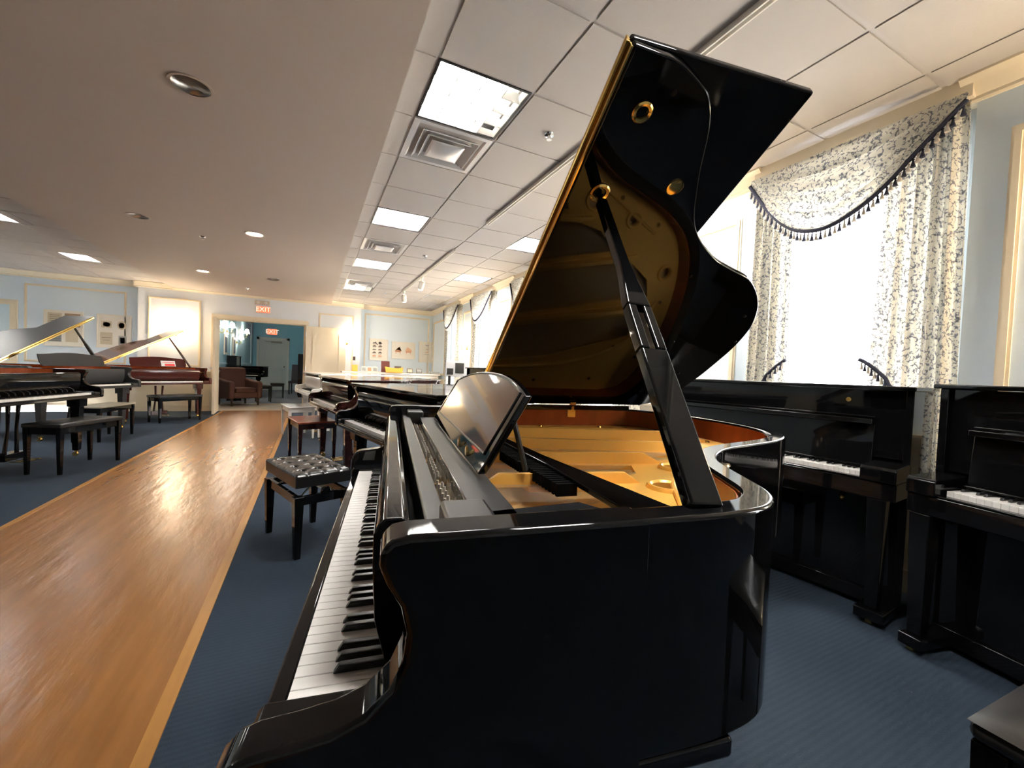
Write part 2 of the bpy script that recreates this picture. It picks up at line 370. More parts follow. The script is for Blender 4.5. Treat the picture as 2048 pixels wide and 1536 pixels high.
# ---- doorway, door leaves and the room beyond
dc = MB()
for x0, x1, z0, z1 in ((DX0-.09, DX0, 0, DZ), (DX1, DX1+.09, 0, DZ), (DX0-.09, DX1+.09, DZ, DZ+.1)):
    dc.box(x0, x1, YF-.025, YF, z0, z1)
dc.box(DX0, DX0+.02, YF-.001, YF+.16, 0, DZ-.02); dc.box(DX1-.02, DX1, YF-.001, YF+.16, 0, DZ-.02); dc.box(DX0, DX1, YF-.001, YF+.16, DZ-.02, DZ)
struct('door_1', dc, creampaint, bevel=.004)
def door_leaf(name, loc, rz, w_, hdl, label, hand=1):
    e = empty(name, loc, rz, label, 'door')
    MB().box(0, w_, -.022, .022, .01, 2.1).build('door_panel', creampaint, e, bevel=.003)
    m_ = MB()
    for z0, z1 in ((.95, 1.95), (.15, .8)): panel_mould(m_, 'x', -.022, .14, w_-.14, z0, z1, .03, .012)
    m_.build('moulding', creampaint, e, smooth=0)
    if hdl: MB().box(.05, w_-.05, -.075, -.045, .98, 1.02).box(.07, .11, -.05, -.02, .97, 1.03).box(w_-.11, w_-.07, -.05, -.02, .97, 1.03).build('push_bar', alu, e, bevel=.004)
    m_ = MB()
    for z in (.2, 1.05, 1.9): m_.lathe([(.009, -.05), (.009, .05)], (0, -.03, z), 10)
    m_.build('hinge', alu, e)
    return e
door_leaf('door_leaf', (DX1+.03, YF-.09, 0), 0, .92, 0, 'cream panelled door leaf folded open flat right of the doorway')
door_leaf('door_leaf', (DX0+.05, YF-.03, 0), math.radians(-86), .80, 1, 'cream door leaf seen edge on, swung open at the left of the doorway')
# far room shell
struct('floor_2', MB().box(-4, 2.4, YF, 20.4, -.1, -.002), beigef, smooth=0)
struct('floor_3', MB().box(-2.2, 2.4, 13.6, 20.4, -.002, .004), mat('grey_blue_carpet', (.17, .18, .22), .9, var=(200, .2, S1)), smooth=0)
fw = MB(); fw.box(-2.35, -2.2, YF+.15, 20.4, 0, 3.0); struct('wall_far_room_left', fw, mat('light_blue_wall', (.36, .60, .74), .6), smooth=0)
fw = MB(); fw.box(-2.35, 2.4, 20.2, 20.4, 0, 3.0); fw.box(2.3, 2.45, YA+.2, 20.4, 0, 3.0); struct('wall_far_room', fw, deepblue, smooth=0)
struct('ceiling_6', MB().box(-2.35, 2.45, YF+.15, 20.4, 3.0, 3.1), whitepaint, smooth=0)
wn = MB(); rail(wn, 'x', 20.2, -2.2, 2.3, -1); rail(wn, 'y', -2.2, 11.7, 20.2, 1); struct('baseboard_far_room', wn, mat('grey_blue_paint', (.42, .52, .58), .5), smooth=0)
pm = MB(); panel_mould(pm, 'y', -2.2, 12.2, 14.9, 1.05, 2.7, .06, .03, 1); panel_mould(pm, 'y', -2.2, 15.6, 19.4, 1.05, 2.7, .06, .03, 1)
struct('trim_9', pm, mat('light_blue_trim', (.52, .70, .80), .5), smooth=0)
dr = MB(); dr.box(-1.98, -.96, 20.17, 20.2, 0, 2.12)
panel_mould(dr, 'x', 20.17, -1.8, -1.15, 1.05, 1.95, .03, .012); panel_mould(dr, 'x', 20.17, -1.8, -1.15, .2, .9, .03, .012)
o = struct('door_2', dr, mat('pale_door', (.55, .62, .62), .5), smooth=0)
m_ = MB(); m_.box(-2.07, -1.98, 20.15, 20.2, 0, 2.22).box(-.96, -.87, 20.15, 20.2, 0, 2.22).box(-2.07, -.87, 20.15, 20.2, 2.12, 2.22)
m_.build('door_frame', mat('pale_frame', (.66, .70, .68), .5), o, bevel=.004)
MB().box(-1.55, -1.15, 20.08, 20.14, 2.0, 2.07).box(-1.75, -1.5, 20.05, 20.07, 2.03, 2.05).build('door_closer', inkg, o)
MB().lathe([(.03, 0), (.03, -.03), (.018, -.05)], (-1.05, 20.17, 1.0), 12, 'y').build('door_knob', framed, o)
# ------------------------------------------------------------------ ceiling fixtures
def troffer(part=1.0):
    e = empty('ceiling_light', (0, 0, 0), 0, 'x', 'ceiling light')
    h = G/2; m_ = MB()
    for x0, x1, y0, y1 in ((-h+.005, h-.005, -h+.005, -h+.02), (-h+.005, h-.005, h-.02, h-.005), (-h+.005, -h+.02, -h+.02, h-.02), (h-.02, h-.005, -h+.02, h-.02)): m_.box(x0, x1, y0, y1, -.004, .09)
    m_.build('frame', blacks, e, smooth=0)
    MB().box(-h+.02, h-.02, -h+.02, h-.02, .085, .09).build('housing', whitepaint, e, smooth=0)
    MB().box(-h+.025, -h+.025+(2*h-.05)*part, -h+.025, h-.025, .060, .065).build('diffuser', glow, e, smooth=0)
    m_ = MB()
    for k in range(1, 4):
        t = -h+k*G/4
        m_.prism([(t-.016, .055), (t+.016, .055), (t+.003, .004), (t-.003, .004)], 'xz', -h+.02, h-.02); m_.prism([(t-.016, .0555), (t+.016, .0555), (t+.003, .005), (t-.003, .005)], 'yz', -h+.02, h-.02)
    for sx in (-1, 1):
        m_.prism([(sx*(h-.02), .04), (sx*(h-.034), .04), (sx*(h-.021), .002)], 'xz', -h+.02, h-.02); m_.prism([(sx*(h-.02), .04), (sx*(h-.034), .04), (sx*(h-.021), .003)], 'yz', -h+.02, h-.02)
    m_.build('louver', mat('louver_white', (.82, .82, .80), .25, metal=.3), e, smooth=0)
    return e
pt = troffer(); pt2 = troffer(.72); pt2.name = 'louvred_light'; first = True
def put(proto, loc, rz, label, group=None, flag={}):
    if flag.get(proto.name): o = copy_tree(proto)
    else: o = proto; flag[proto.name] = 1
    o.location = loc; o.rotation_euler = (0, 0, rz); tag(o, label, None, group); return o
lab = {(0, 2): 'large bright louvred ceiling light panel nearest, left of the raised piano lid', (0, 6): 'second lit square ceiling panel of the left row, between the two nearer air vents',
       (0, 10): 'third lit ceiling panel of the left row beside the wooden ceiling edge', (0, 14): 'farthest lit ceiling panel of the left row above the open cream door',
       (3, 6): 'lit ceiling panel just left of the raised lid edge on the window side', (3, 10): 'lit ceiling panel over the far windows, beyond the track spotlight',
       (0, -2): 'unseen lit panel added behind the viewer for reflections and key light', (3, 2): 'unseen lit panel added above the foreground piano to brighten its keys',
       (3, -2): 'lit ceiling panel behind the viewer on the window side'}
pt.name = 'ceiling_light'
for i, k, lit in FIX:
    if lit: put(pt2 if (i, k) in ((0, 2), (0, 14)) else pt, (GX+G*i+G/2, GY+G*k+G/2, ZT), 0, lab[(i, k)], 'square ceiling lights')
for (a, b), l in zip(LFIX, ('lit ceiling panel cut by the left picture edge', 'lit ceiling panel above the left wall pictures', 'unseen lit panel left of the nearest recessed can, kept for its light', 'unseen lit panel deep in the left bay, kept for its light', 'unseen lit panel in the far left corner bay, kept for its light')):
    put(pt, (a+G/2, b+G/2, ZT), 0, l, 'square ceiling lights')
for y in (13.2, 17.0): put(pt, (-.9, y, 3.0-.05), 0, 'unseen panel added to light the blue room %s' % ('near the doorway' if y < 15 else 'at its far end'), 'square ceiling lights')  # lamps above the view, added to light the room beyond the doorway
# unlit return grilles
def grille():
    e = empty('return_grille', (0, 0, 0), 0, 'x', 'vent'); h = G/2; m_ = MB()
    for x0, x1, y0, y1 in ((-h+.005, h-.005, -h+.005, -h+.03), (-h+.005, h-.005, h-.03, h-.005), (-h+.005, -h+.03, -h+.03, h-.03), (h-.03, h-.005, -h+.03, h-.03)): m_.box(x0, x1, y0, y1, -.006, .01)
    m_.build('frame', alu, e, smooth=0)
    m_ = MB()
    for k in range(16): y = -h+.045+k*(G-.09)/15; m_.box(-h+.03, h-.03, y-.003, y+.003, -.002, .02)
    m_.build('slat', alu, e, smooth=0); MB().box(-h+.03, h-.03, -h+.03, h-.03, .02, .03).build('backing', inkg, e, smooth=0); return e
pg = grille()
put(pg, (GX+G*3.5, GY+G*14.5, ZT), 0, 'slatted square grille in the ceiling before the far swags', 'ceiling grilles')
put(pg, (GX+G*4.3, GY+G*17, ZT-.006), 0, 'grey ceiling grille in the far corner beside the windows', 'ceiling grilles')
def vent():
    e = empty('air_vent', (0, 0, 0), 0, 'x', 'vent'); h = G/2-.008
    def ring(a, za, b, zb, t=.004):
        m_ = MB(); n4 = [(-1, -1), (1, -1), (1, 1), (-1, 1)]
        A = [m_.bm.verts.new((x*a, y*a, za)) for x, y in n4]; B = [m_.bm.verts.new((x*b, y*b, zb)) for x, y in n4]
        for i in range(4): m_.bm.faces.new((A[i], A[(i+1) % 4], B[(i+1) % 4], B[i]))
        return m_
    m_ = ring(h, -.004, h-.035, -.004); o = m_.build('frame', alu, e, smooth=0, solid=.004)
    for a, za, b, zb in ((h-.035, -.004, h-.085, .035), (h-.075, -.018, h-.125, .03), (h-.115, -.024, h-.165, .025)): ring(a, za, b, zb).build('louver_ring', alu, e, smooth=0, solid=.003)
    r = h-.155
    MB().grid(12, 12, lambda u, v: ((u-.5)*2*r, (v-.5)*2*r, -.028-.02*(1-(2*u-1)**2)*(1-(2*v-1)**2)+.0)).build('center_plate', alu, e, solid=.003)
    MB().box(-h+.03, h-.03, -h+.03, h-.03, .04, .045).build('duct_back', inkg, e, smooth=0)
    return e
pv = vent()
for (i, k), l in zip(VEN, ('large square air vent next to the nearest ceiling light', 'second air vent, between the second and third lit panels', 'small far air vent above the open cream door', 'air vent behind the viewer')):
    put(pv, (GX+G*i+G/2, GY+G*k+G/2, ZT-.002), 0, l, 'square air vents')
# recessed cans
def can(lit):
    e = empty('recessed_downlight', (0, 0, 0), 0, 'x', 'downlight')
    MB().lathe([(.094, .0), (.108, -.001), (.108, -.005), (.093, -.005)], (0, 0, 0), 36, cap=False).build('trim_ring', mat('can_ring', (.45, .40, .36), .35, metal=.5), e)
    m_ = MB(); m_.grid(36, 3, lambda u, v: (math.cos(2*PI*u)*(.094-.02*v), math.sin(2*PI*u)*(.094-.02*v), .001+.14*v))
    m_.build('reflector', mat('can_reflector', (.75, .70, .64), .3, metal=1), e, solid=.001)
    zl = .012 if lit else .10; rl = .088 if lit else .04
    MB().lathe([(.001, zl), (rl, zl), (rl, zl+.004), (.001, zl+.004)], (0, 0, 0), 28).build('lamp', dglow if lit else framed, e)
    return e
pc0, pc1 = can(0), can(1); pc1.name = 'lit_downlight'; pc0.name = 'unlit_downlight'
cl = ['large unlit recessed can nearest the viewer in the beige ceiling', 'unlit recessed can in the beige ceiling near the left light panel', 'lit recessed can in line with the exit sign', 'small lit recessed can above the left-hand wall panel',
      'far unlit recessed can above the exit sign', 'unlit recessed can left of the nearest one, out of frame', 'unlit recessed can overhead', 'unlit recessed can overhead to the left']
for (x, y, lit), l in zip(DL, cl): put(pc1 if lit else pc0, (x, y, ZS), 0, l, 'recessed ceiling cans')
# sprinklers
sp = empty('sprinkler_head', (0, 0, 0), 0, 'x', 'sprinkler')
MB().lathe([(.001, 0), (.036, 0), (.032, -.008), (.012, -.010), (.010, -.03), (.001, -.03)], (0, 0, 0), 20).build('escutcheon', chrome, sp)
MB().lathe([(.001, -.034), (.018, -.034), (.018, -.037), (.001, -.037)], (0, 0, 0), 14).tube([(-.012, 0, -.01), (-.014, 0, -.025), (0, 0, -.035), (.014, 0, -.025), (.012, 0, -.01)], .002, 6).build('deflector', chrome, sp)
for (x, y, z), l in zip(((1.42, 2.48, ZT-.005), (1.44, 5.97, ZT-.005), (1.42, 9.4, ZT-.005), (-1.27, 6.45, ZS), (-1.25, 10.35, ZS)), ('chrome sprinkler head right of the nearest ceiling light', 'small sprinkler head mid-way along the white tiles', 'far sprinkler head before the far tiles edge', 'sprinkler head in the beige ceiling between unlit and lit cans', 'sprinkler head in the beige ceiling before the exit sign')):
    put(sp, (x, y, z), 0, l, 'sprinkler heads')
# track lighting
def track(y0, y1, x, label):
    e = empty('ceiling_track', (x, y0, ZT-.005), 0, label, 'track')
    MB().box(-.018, -.010, 0, y1-y0, -.028, 0).box(.010, .018, 0, y1-y0, -.028, 0).box(-.010, .010, 0, y1-y0, -.006, 0).build('rail', whitepaint, e, smooth=0)
    MB().box(-.0095, .0095, .01, y1-y0-.01, -.010, -.0065).build('channel', inkg, e, smooth=0)
track(-1.2, 1.75, 1.70, 'white ceiling track above and right of the raised lid corner'); track(2.3, 4.25, 1.70, 'white ceiling track left of the raised lid'); track(5.4, 8.9, 1.70, 'far white ceiling track carrying spotlights')
def spot(loc, az, label):
    e = empty('track_spotlight', loc, az, label, 'spotlight', )
    MB().lathe([(.001, 0), (.02, 0), (.02, -.05), (.001, -.05)], (0, 0, 0), 12).tube([(0, 0, -.05), (0, 0, -.09)], .008, 8).build('mount', whitepaint, e)
    t = Vector((0, .5, -.85)).normalized(); o = MB().lathe([(.02, 0), (.045, .02), (.05, .06), (.05, .15), (.046, .15)], (0, 0, 0), 20, cap=False).build('spot_head', whitepaint, e)
    o.location = (0, -.02, -.08); o.rotation_euler = t.to_track_quat('Z', 'Y').to_euler()
    b = MB().lathe([(.001, .152), (.042, .152), (.03, .165), (.001, .17)], (0, 0, 0), 18).build('bulb', mat('spot_glow', (1, 1, 1), .5, emit=(1, .93, .8), es=14), o)
spot((1.70, 7.2, ZT-.033), .2, 'white track spotlight hanging from the far ceiling track'); spot((1.70, 8.75, ZT-.033), -.3, 'white track spotlight at the end of the far track')

# ------------------------------------------------------------------ wall sconces
sglow2 = mat('sconce_shade_dim', (1, .95, .85), .6, emit=(1, .85, .68), es=16)
def sconce(loc, rz, label, n=1, sm=None):
    e = empty('wall_sconce', loc, rz, label, 'wall lamp', 'brass sconces with white shades')   # back at y=0, sticks out to -y
    MB().lathe([(.001, 0), (.05, 0), (.05, -.012), (.03, -.02), (.001, -.022)], (0, 0, 0), 20, 'y').build('backplate', brass, e)
    for k in range(n):
        dx = (k-(n-1)/2)*.26
        m_ = MB(); m_.tube(cr_spline([(0, -.015, 0), (dx*.4, -.06, -.05), (dx*.8, -.11, -.05), (dx, -.13, .0), (dx, -.13, .06)], 5), .007, 8)
        m_.lathe([(.001, .05), (.028, .052), (.02, .06), (.012, .065), (.012, .12), (.001, .12)], (dx, -.13, 0), 14); m_.build('arm', brass, e)
        m_ = MB(); m_.grid(24, 2, lambda u, v: (dx+math.cos(2*PI*u)*(.085-.04*v), -.13+math.sin(2*PI*u)*(.085-.04*v), .10+.14*v)); m_.build('shade', sm or sglow, e, solid=.002)
        MB().lathe([(.001, .235), (.012, .24), (.016, .25), (.006, .262), (.012, .272), (.001, .285)], (dx, -.13, 0), 12).build('finial', brass, e)
sconce((-2.73, YF, 1.72), 0, 'lit brass sconce on the cream-moulded panel behind the mahogany grand')
sconce((.80, YF, 1.75), 0, 'lit sconce on the bright panel behind the open cream door')
sconce((XP, 8.67, 1.66), -PI/2, 'lit sconce on the wall between the two far windows')
sconce((XP, 6.72, 1.66), -PI/2, 'lit sconce between far windows, next to the raised lid edge')
sconce((XP, 2.75, 1.80), -PI/2, 'lit sconce on the pier behind the raised lid')
sconce((XP, .1, 1.72), -PI/2, 'lit sconce on the pier right of the near curtained window')
for y, z, l in ((13.0, 1.95, 'nearest shaded sconce on the blue room side wall'), (14.2, 2.02, 'second shaded sconce on the blue room side wall'), (15.9, 1.78, 'third shaded sconce on the blue room side wall'), (17.2, 2.05, 'farthest shaded sconce on the blue room side wall')):
    sconce((-2.2, y, z), PI/2, l, sm=sglow2)
for y, l in ((14.0, 'left framed picture below the sconces in the blue room'), (15.4, 'right framed picture below the sconces in the blue room')):
    e = empty('wall_picture', (-2.2, y, 1.62), PI/2, l, 'picture', 'blue room pictures')
    MB().box(-.2, .2, -.025, 0, -.28, .28).build('frame', framew, e, bevel=.004); MB().box(-.15, .15, -.028, -.025, -.22, .22).build('print', mat('print_blue_grey', (.12, .18, .28), .6), e, smooth=0)

# ------------------------------------------------------------------ exit signs
def text_mesh(txt, size, ext, m, parent, loc, rot, name='lettering'):
    c = bpy.data.curves.new(name, 'FONT'); c.body = txt; c.size = size; c.extrude = ext; c.align_x = 'CENTER'; c.align_y = 'CENTER'
    t = bpy.data.objects.new('tmp', c); COL.objects.link(t); bpy.context.view_layer.update()
    me = bpy.data.meshes.new_from_object(t.evaluated_get(bpy.context.evaluated_depsgraph_get())); bpy.data.objects.remove(t)
    me.materials.clear(); me.materials.append(m); o = bpy.data.objects.new(name, me); COL.objects.link(o); o.parent = parent; o.location = loc; o.rotation_euler = rot; return o
def exit_sign(loc, w_, h_, label, box):
    e = empty('exit_sign', loc, 0, label, 'exit sign')
    MB().box(-w_/2, w_/2, -.05, 0, -h_/2, h_/2).build('housing', mat('exit_housing', (.6, .5, .42), .5), e, bevel=.004)
    MB().box(-w_/2+.008, w_/2-.008, -.053, -.05, -h_/2+.008, h_/2-.008).build('face', exitm, e, smooth=0)
    text_mesh('EXIT', h_*.95, .001, exitw, e, (0, -.0545, 0), (PI/2, 0, 0))
    return e
e = exit_sign((-1.06, YF, 2.415), .29, .155, 'glowing red exit sign above the doorway', 1)
e = empty('emergency_light', (-1.08, YF, 2.575), 0, 'beige emergency light box mounted above the near exit sign', 'emergency light')
MB().box(-.15, .15, -.07, 0, -.045, .045).build('housing', mat('beige_box', (.55, .46, .36), .5), e, bevel=.008)
for s in (-1, 1): MB().lathe([(.001, -.07), (.035, -.07), (.035, -.078), (.001, -.082)], (s*.08, 0, 0), 16, 'y').build('lamp_lens', mat('lens', (.7, .66, .6), .2), e)
exit_sign((-1.52, 20.2, 2.46), .36, .25, 'small red exit sign over the door at the far end of the blue room', 0)

# ------------------------------------------------------------------ pictures on the far walls
def picture(x0, x1, z0, z1, y, label, fr, arts, fw_=.02, name='wall_picture'):
    cx, cz = (x0+x1)/2, (z0+z1)/2; w_, h_ = (x1-x0)/2, (z1-z0)/2
    e = empty(name, (cx, y, cz), 0, label, 'picture')
    m_ = MB()
    for a, b, c, d in ((-w_, w_, -h_, -h_+fw_), (-w_, w_, h_-fw_, h_), (-w_, -w_+fw_, -h_+fw_, h_-fw_), (w_-fw_, w_, -h_+fw_, h_-fw_)): m_.box(a, b, -.03, 0, c, d)
    m_.build('frame', fr, e, smooth=0)
    MB().box(-w_+fw_, w_-fw_, -.018, 0, -h_+fw_, h_-fw_).build('print', paper, e, smooth=0)
    bym = {}
    for m, pts in arts: bym.setdefault(m.name, (m, MB()))[1].prism([(px*w_, pz*h_) for px, pz in pts], 'xz', -.020, -.0175)
    for m, mb_ in bym.values(): mb_.build('artwork', m, e, smooth=0)
def R4(a, b, c, d): return [(a, c), (b, c), (b, d), (a, d)]
random.seed(3)
A1 = [(inky, R4(-.8, -.1, .1, .85)), (mat('ink_brown', (.35, .22, .13), .6), R4(.05, .85, .1, .85)), (inkg, R4(-.8, -.1, -.75, 0)), (inky, R4(.1, .75, -.75, -.02))]
for k in range(6): A1.append((inkd, R4(-.7, -.2+random.random()*.1, .2+k*.1, .23+k*.1))); A1.append((inkd, R4(-.75, -.15, -.7+k*.1, -.68+k*.1)))
picture(-4.87, -4.28, 1.33, 2.06, YA, 'cream-framed collage of printed clippings behind the open black lid', framew, A1)
c2 = lambda cx, cy, r, ry: circle(cx, cy, r, 16, ry)
A2 = [(inky, R4(-.75, -.15, .2, .6)), (inkg, c2(-.45, .4, .22, .14)), (inky, c2(.42, .38, .26, .26)), (inkg, c2(.42, .38, .17, .17)), (inky, R4(-.8, -.1, -.8, -.08)), (inkg, R4(.25, .72, -.8, -.25)), (inkd, R4(.35, .62, -.7, -.35)), (inkd, R4(-.7, -.2, -.40, -.37)), (inkd, R4(-.65, -.25, -.55, -.53))]
picture(-4.07, -3.51, 1.34, 2.05, YA, 'cream-framed four-part collage with a round emblem, left of the mahogany lid', framew, A2)
A3 = []
for r in range(5):
    for c in range(2):
        z = .62-r*.30; x = -.5+c*.62
        A3.append((inkd if r < 4 else inkr, [(x-.18, z-.08), (x+.22, z-.06), (x+.24, z-.01), (x+.05, z+.04+.06*(r % 2)), (x-.15, z+.02)]))
        A3.append((inkd, R4(x-.15, x+.2, z-.16, z-.14)))
A3 += [(inkd, circle(.12, .62, .17, 14, .12)), (inkd, [(-.45, .7), (-.35, .72), (-.1, .45), (-.2, .42)])]
picture(1.39, 1.87, 1.34, 1.92, YA, 'white poster of small dark instrument drawings in rows', framew, A3, .012)
A4 = []
for s in (-1, 1):
    cx = .45*s
    A4 += [(mat('ink_pale_rust', (.72, .42, .27), .6), [(cx-.3, -.1), (cx+.3, -.1), (cx+.18*s+.02, .15), (cx-.1*s, .42), (cx-.2*s-.05, .1)]), (inkr, R4(cx-.25, cx+.2, -.22, -.1)), (inkr, R4(cx-.2, cx-.16, -.4, -.2)), (inkr, R4(cx+.14, cx+.18, -.4, -.2))]
picture(1.97, 2.61, 1.41, 1.88, YA, 'wide white print of two rust-coloured grand pianos', framew, A4, .012)
A5 = [(inkg, [(-.3, .7), (.3, .72), (.1, .62), (-.1, .6)]), (inky, R4(-.15, .15, .2, .3)), (inkr, R4(-.2, .2, -.05, .0)), (inkg, R4(-.3, .3, -.25, -.21))]
picture(2.72, 3.18, 1.34, 1.93, YA, 'narrow pale print with faint small figures, nearest the far corner', framew, A5, .012)
e = empty('wall_switch', (1.0, YF, 1.36), 0, 'small dark switch plate on the wall right of the open cream door', 'switch')
MB().box(-.03, .03, -.008, 0, -.05, .05).build('plate', mat('switch_brown', (.10, .06, .04), .4), e, bevel=.002); MB().box(-.008, .008, -.016, -.008, -.018, .018).build('toggle', blacks, e)
# wide cased opening at the left edge
e = tag(struct('window_8', MB().box(-5.9, -5.24, YA-.03, YA, .9, 2.2).box(-5.86, -5.28, YA-.035, YA-.03, .94, 2.16), creampaint, smooth=0))
MB().box(-5.82, -5.34, YA-.04, YA-.035, 1.0, 2.1).build('pane', mat('pale_pane', (.62, .74, .80), .1), e, smooth=0)

# ------------------------------------------------------------------ curtains
def curtains(a, b, near, where):
    x0 = XP-.02; zt = ZT-.10; W_ = b-a; grp = None
    def drape(y0t, y1t, y0b, y1b, zb, nf, label, tie):
        e = empty('curtain_panel', (x0, (y0t+y1t)/2, 0), 0, label, 'curtain')
        oy = (y0t+y1t)/2
        def fn(u, v):
            y0 = y0t+(y0b-y0t)*v; y1 = y1t+(y1b-y1t)*v; y = y0+(y1-y0)*u
            x = .035*math.sin(2*PI*nf*u+.6*math.sin(5*u))*(.7+.3*v)+.012*math.sin(2*PI*nf*2.3*u+3*v)
            return (x, y-oy, zt-(zt-zb)*v)
        MB().grid(nf*14 if near else nf*8, 24 if near else 10, fn).build('cloth', fabric, e, solid=.004)
        return e, oy
    wl = W_*.22
    sides = ((b-wl*1.05, b-.02, b-wl*1.15, b+.01, 'far-side'), (a+.02, a+W_*.29, a-.01, a+W_*.34, 'near-side'))
    for k, (p, q, r, s_, nm) in enumerate(sides):
        e, oy = drape(p, q, r, s_, .25, 4 if k == 0 else 5, 'patterned cream curtain panel, %s of %s' % (nm, where), k)
        if near:   # tied-up fringe at the inner edge
            yy = (r if k == 0 else s_)-oy; sg = 1 if k == 0 else -1
            pts = [(-.045, yy+sg*(-.02+.17*t), 1.33-.15*t**1.3-(.02 if t > .8 else 0)) for t in [i/10 for i in range(11)]]
            MB().tube(pts, .011, 8).build('fringe_band', navy, e)
            ta, tb = MB(), MB()
            for i in range(9):
                p_ = pts[i+1 if i < 10 else 10]; (ta if i % 2 else tb).lathe([(.001, 0), (.006, -.004), (.004, -.012), (.010, -.045), (.001, -.045)], (p_[0]-.004, p_[1], p_[2]-.01), 8)
            ta.build('tassel', navy, e); tb.build('tassel', tasc, e)
    # swag
    e = empty('window_swag', (x0-.07, (a+b)/2, 0), 0, 'draped patterned swag with navy tasselled edge over %s' % where, 'swag')
    oy = (a+b)/2
    K = [(0, 2.655), (.16, 2.39), (.30, 2.23), (.43, 2.165), (.55, 2.175), (.70, 2.28), (.85, 2.47), (1.0, 2.655)]  # fraction from far end
    cur = cr_spline(K, 6)
    def low(u):
        x = u*(len(cur)-1); i = min(int(x), len(cur)-2); t = x-i; return (cur[i][0]*(1-t)+cur[i+1][0]*t, cur[i][1]*(1-t)+cur[i+1][1]*t)
    def fn(u, v):
        f, zl = low(u); ft = u; y = (b-.005-(W_-.01)*(ft*(1-v)+f*v))-oy
        z = zt+.0-(zt-zl)*v; d = (zt-zl)/.5
        ripple = .020*math.sin(v*2*PI*5.0+.5*math.sin(u*9))*min(1, d)*(.3+.7*v)
        return (-.012-.07*d*v+ripple, y, z+.010*math.sin(v*2*PI*4)*d)
    MB().grid(60 if near else 30, 40 if near else 16, fn).build('cloth', fabric, e, solid=.004)
    ed = [Vector(fn(i/48, 1)) for i in range(49)]
    MB().tube([p+Vector((-.005, 0, 0)) for p in ed], .013 if near else .016, 8).build('fringe_band', navy, e)
    if near:
        # cumulative spacing for tassels
        L_ = [0]
        for p, q in zip(ed, ed[1:]): L_.append(L_[-1]+(q-p).length)
        n = 60
        for i in range(n):
            t = (i+.5)/n*L_[-1]; j = max(k for k in range(48) if L_[k] <= t); p = ed[j].lerp(ed[j+1], (t-L_[j])/(L_[j+1]-L_[j]))
            MB().lathe([(.001, 0), (.004, -.004), (.003, -.010), (.007, -.016), (.004, -.02), (.013, -.056), (.001, -.056)], (p.x-.006, p.y, p.z-.010), 8).build('tassel', navy if i % 2 else tasc, e)
    else:
        m_ = MB()
        for i in range(2, 47): p = ed[i]; m_.lathe([(.001, 0), (.010, -.05), (.001, -.05)], (p.x-.004, p.y, p.z-.01), 5)
        tag(m_.build('tassel_fringe', tasc, e), kind='stuff')
    s_ = empty('sheer_curtain', (XR-.03, (a+b)/2, 0), 0, 'bright white sheer curtain filling %s' % where, 'curtain')
    MB().grid(90, 2, lambda u, v: (.006*math.sin(u*150), (u-.5)*(W_-.06), .3+(zt-.3)*v)).build('cloth', sheer, s_)
wn_ = ['the window behind the viewer', 'the near right window', 'the window hidden behind the raised lid', 'the far window touching the raised lid edge', 'the second-farthest window', 'the farthest window']
for (a, b), nm in zip(allw, wn_): curtains(a, b, nm == wn_[1], nm)
# ------------------------------------------------------------------ grand pianos  (u = X toward the tail, v = Y toward the bass; origin under the treble key fronts)
KW = 1.225/52
OUT0 = [(.50, -.15), (.545, -.147), (.61, -.134), (.655, -.106), (.688, -.066), (.717, -.004), (.75, .072), (.79, .148), (.86, .218), (.94, .265), (1.04, .30), (1.15, .338), (1.25, .385), (1.34, .455), (1.41, .565), (1.45, .71), (1.46, .89), (1.44, 1.07), (1.385, 1.23), (1.30, 1.325), (1.17, 1.36)]
OUT = [(.25, -.15)]+cr_spline(OUT0, 4)+[(.25, 1.36)]
INN = offset(OUT, .045); INN[0] = (.25, -.105); INN[-1] = (.25, 1.315)
def keyboard(e, z=.735, depth=.15, indiv=True, wm=None, bm_=None, v0=0):
    wm = wm or ivory; bm_ = bm_ or ebony
    W0 = B0 = None; mw, mbk = MB(), MB()
    for i in range(52):
        y1 = v0+1.225-i*KW
        if indiv:
            if not W0: W0 = MB().box(0, depth, -KW+.0006, -.0006, -.026, 0).build('white_key', wm, e, bevel=.0012, seg=2); o = W0
            else: o = W0.copy(); COL.objects.link(o)
            o.location = (0, y1, z)
        else: mw.box(0, depth, y1-KW+.0008, y1-.0008, z-.026, z)
        if 'ABCDEFG'[i % 7] in 'ACDFG' and i < 51:
            if indiv:
                if not B0:
                    B0 = MB().prism([(.050, 0), (.058, .0115), (depth, .0125), (depth, 0)], 'xz', -.0055, .0055).build('black_key', bm_, e, bevel=.0016, seg=2); o = B0
                else: o = B0.copy(); COL.objects.link(o)
                o.location = (0, y1-KW, z)
            else: mbk.prism([(.050, z), (.058, z+.0115), (depth, z+.0125), (depth, z)], 'xz', y1-KW-.0055, y1-KW+.0055)
    if not indiv: mw.build('white_keys', wm, e, smooth=0); mbk.build('black_keys', bm_, e, smooth=0)
def caster_leg(e, x, y, m, top, w0=.085, w1=.055):
    l = MB().taper(x, y, .07, top-.10, w1, w0).taper(x, y, top-.10, top, .12, .125).build('leg', m, e, bevel=.004)
    c = MB().lathe([(.012, .05), (.02, .055), (.02, .072), (.001, .072)], (x, y, 0), 12)
    c.lathe([(.001, -.012), (.024, -.012), (.026, 0), (.024, .012), (.001, .012)], (x+.012, y, .026), 16, 'y').build('caster', brass, l); return l
def lid_poly(u0, L=1.0, flap=False):
    # points (u, w); w measured from the hinge edge (bass side) toward treble
    P = [(u, 1.36-v) for u, v in offset(OUT, -.012)]
    P = [p for p in P if p[0] >= u0+.004]
    return [(u0, 1.372+.135)]+P+[(u0, -.012)]
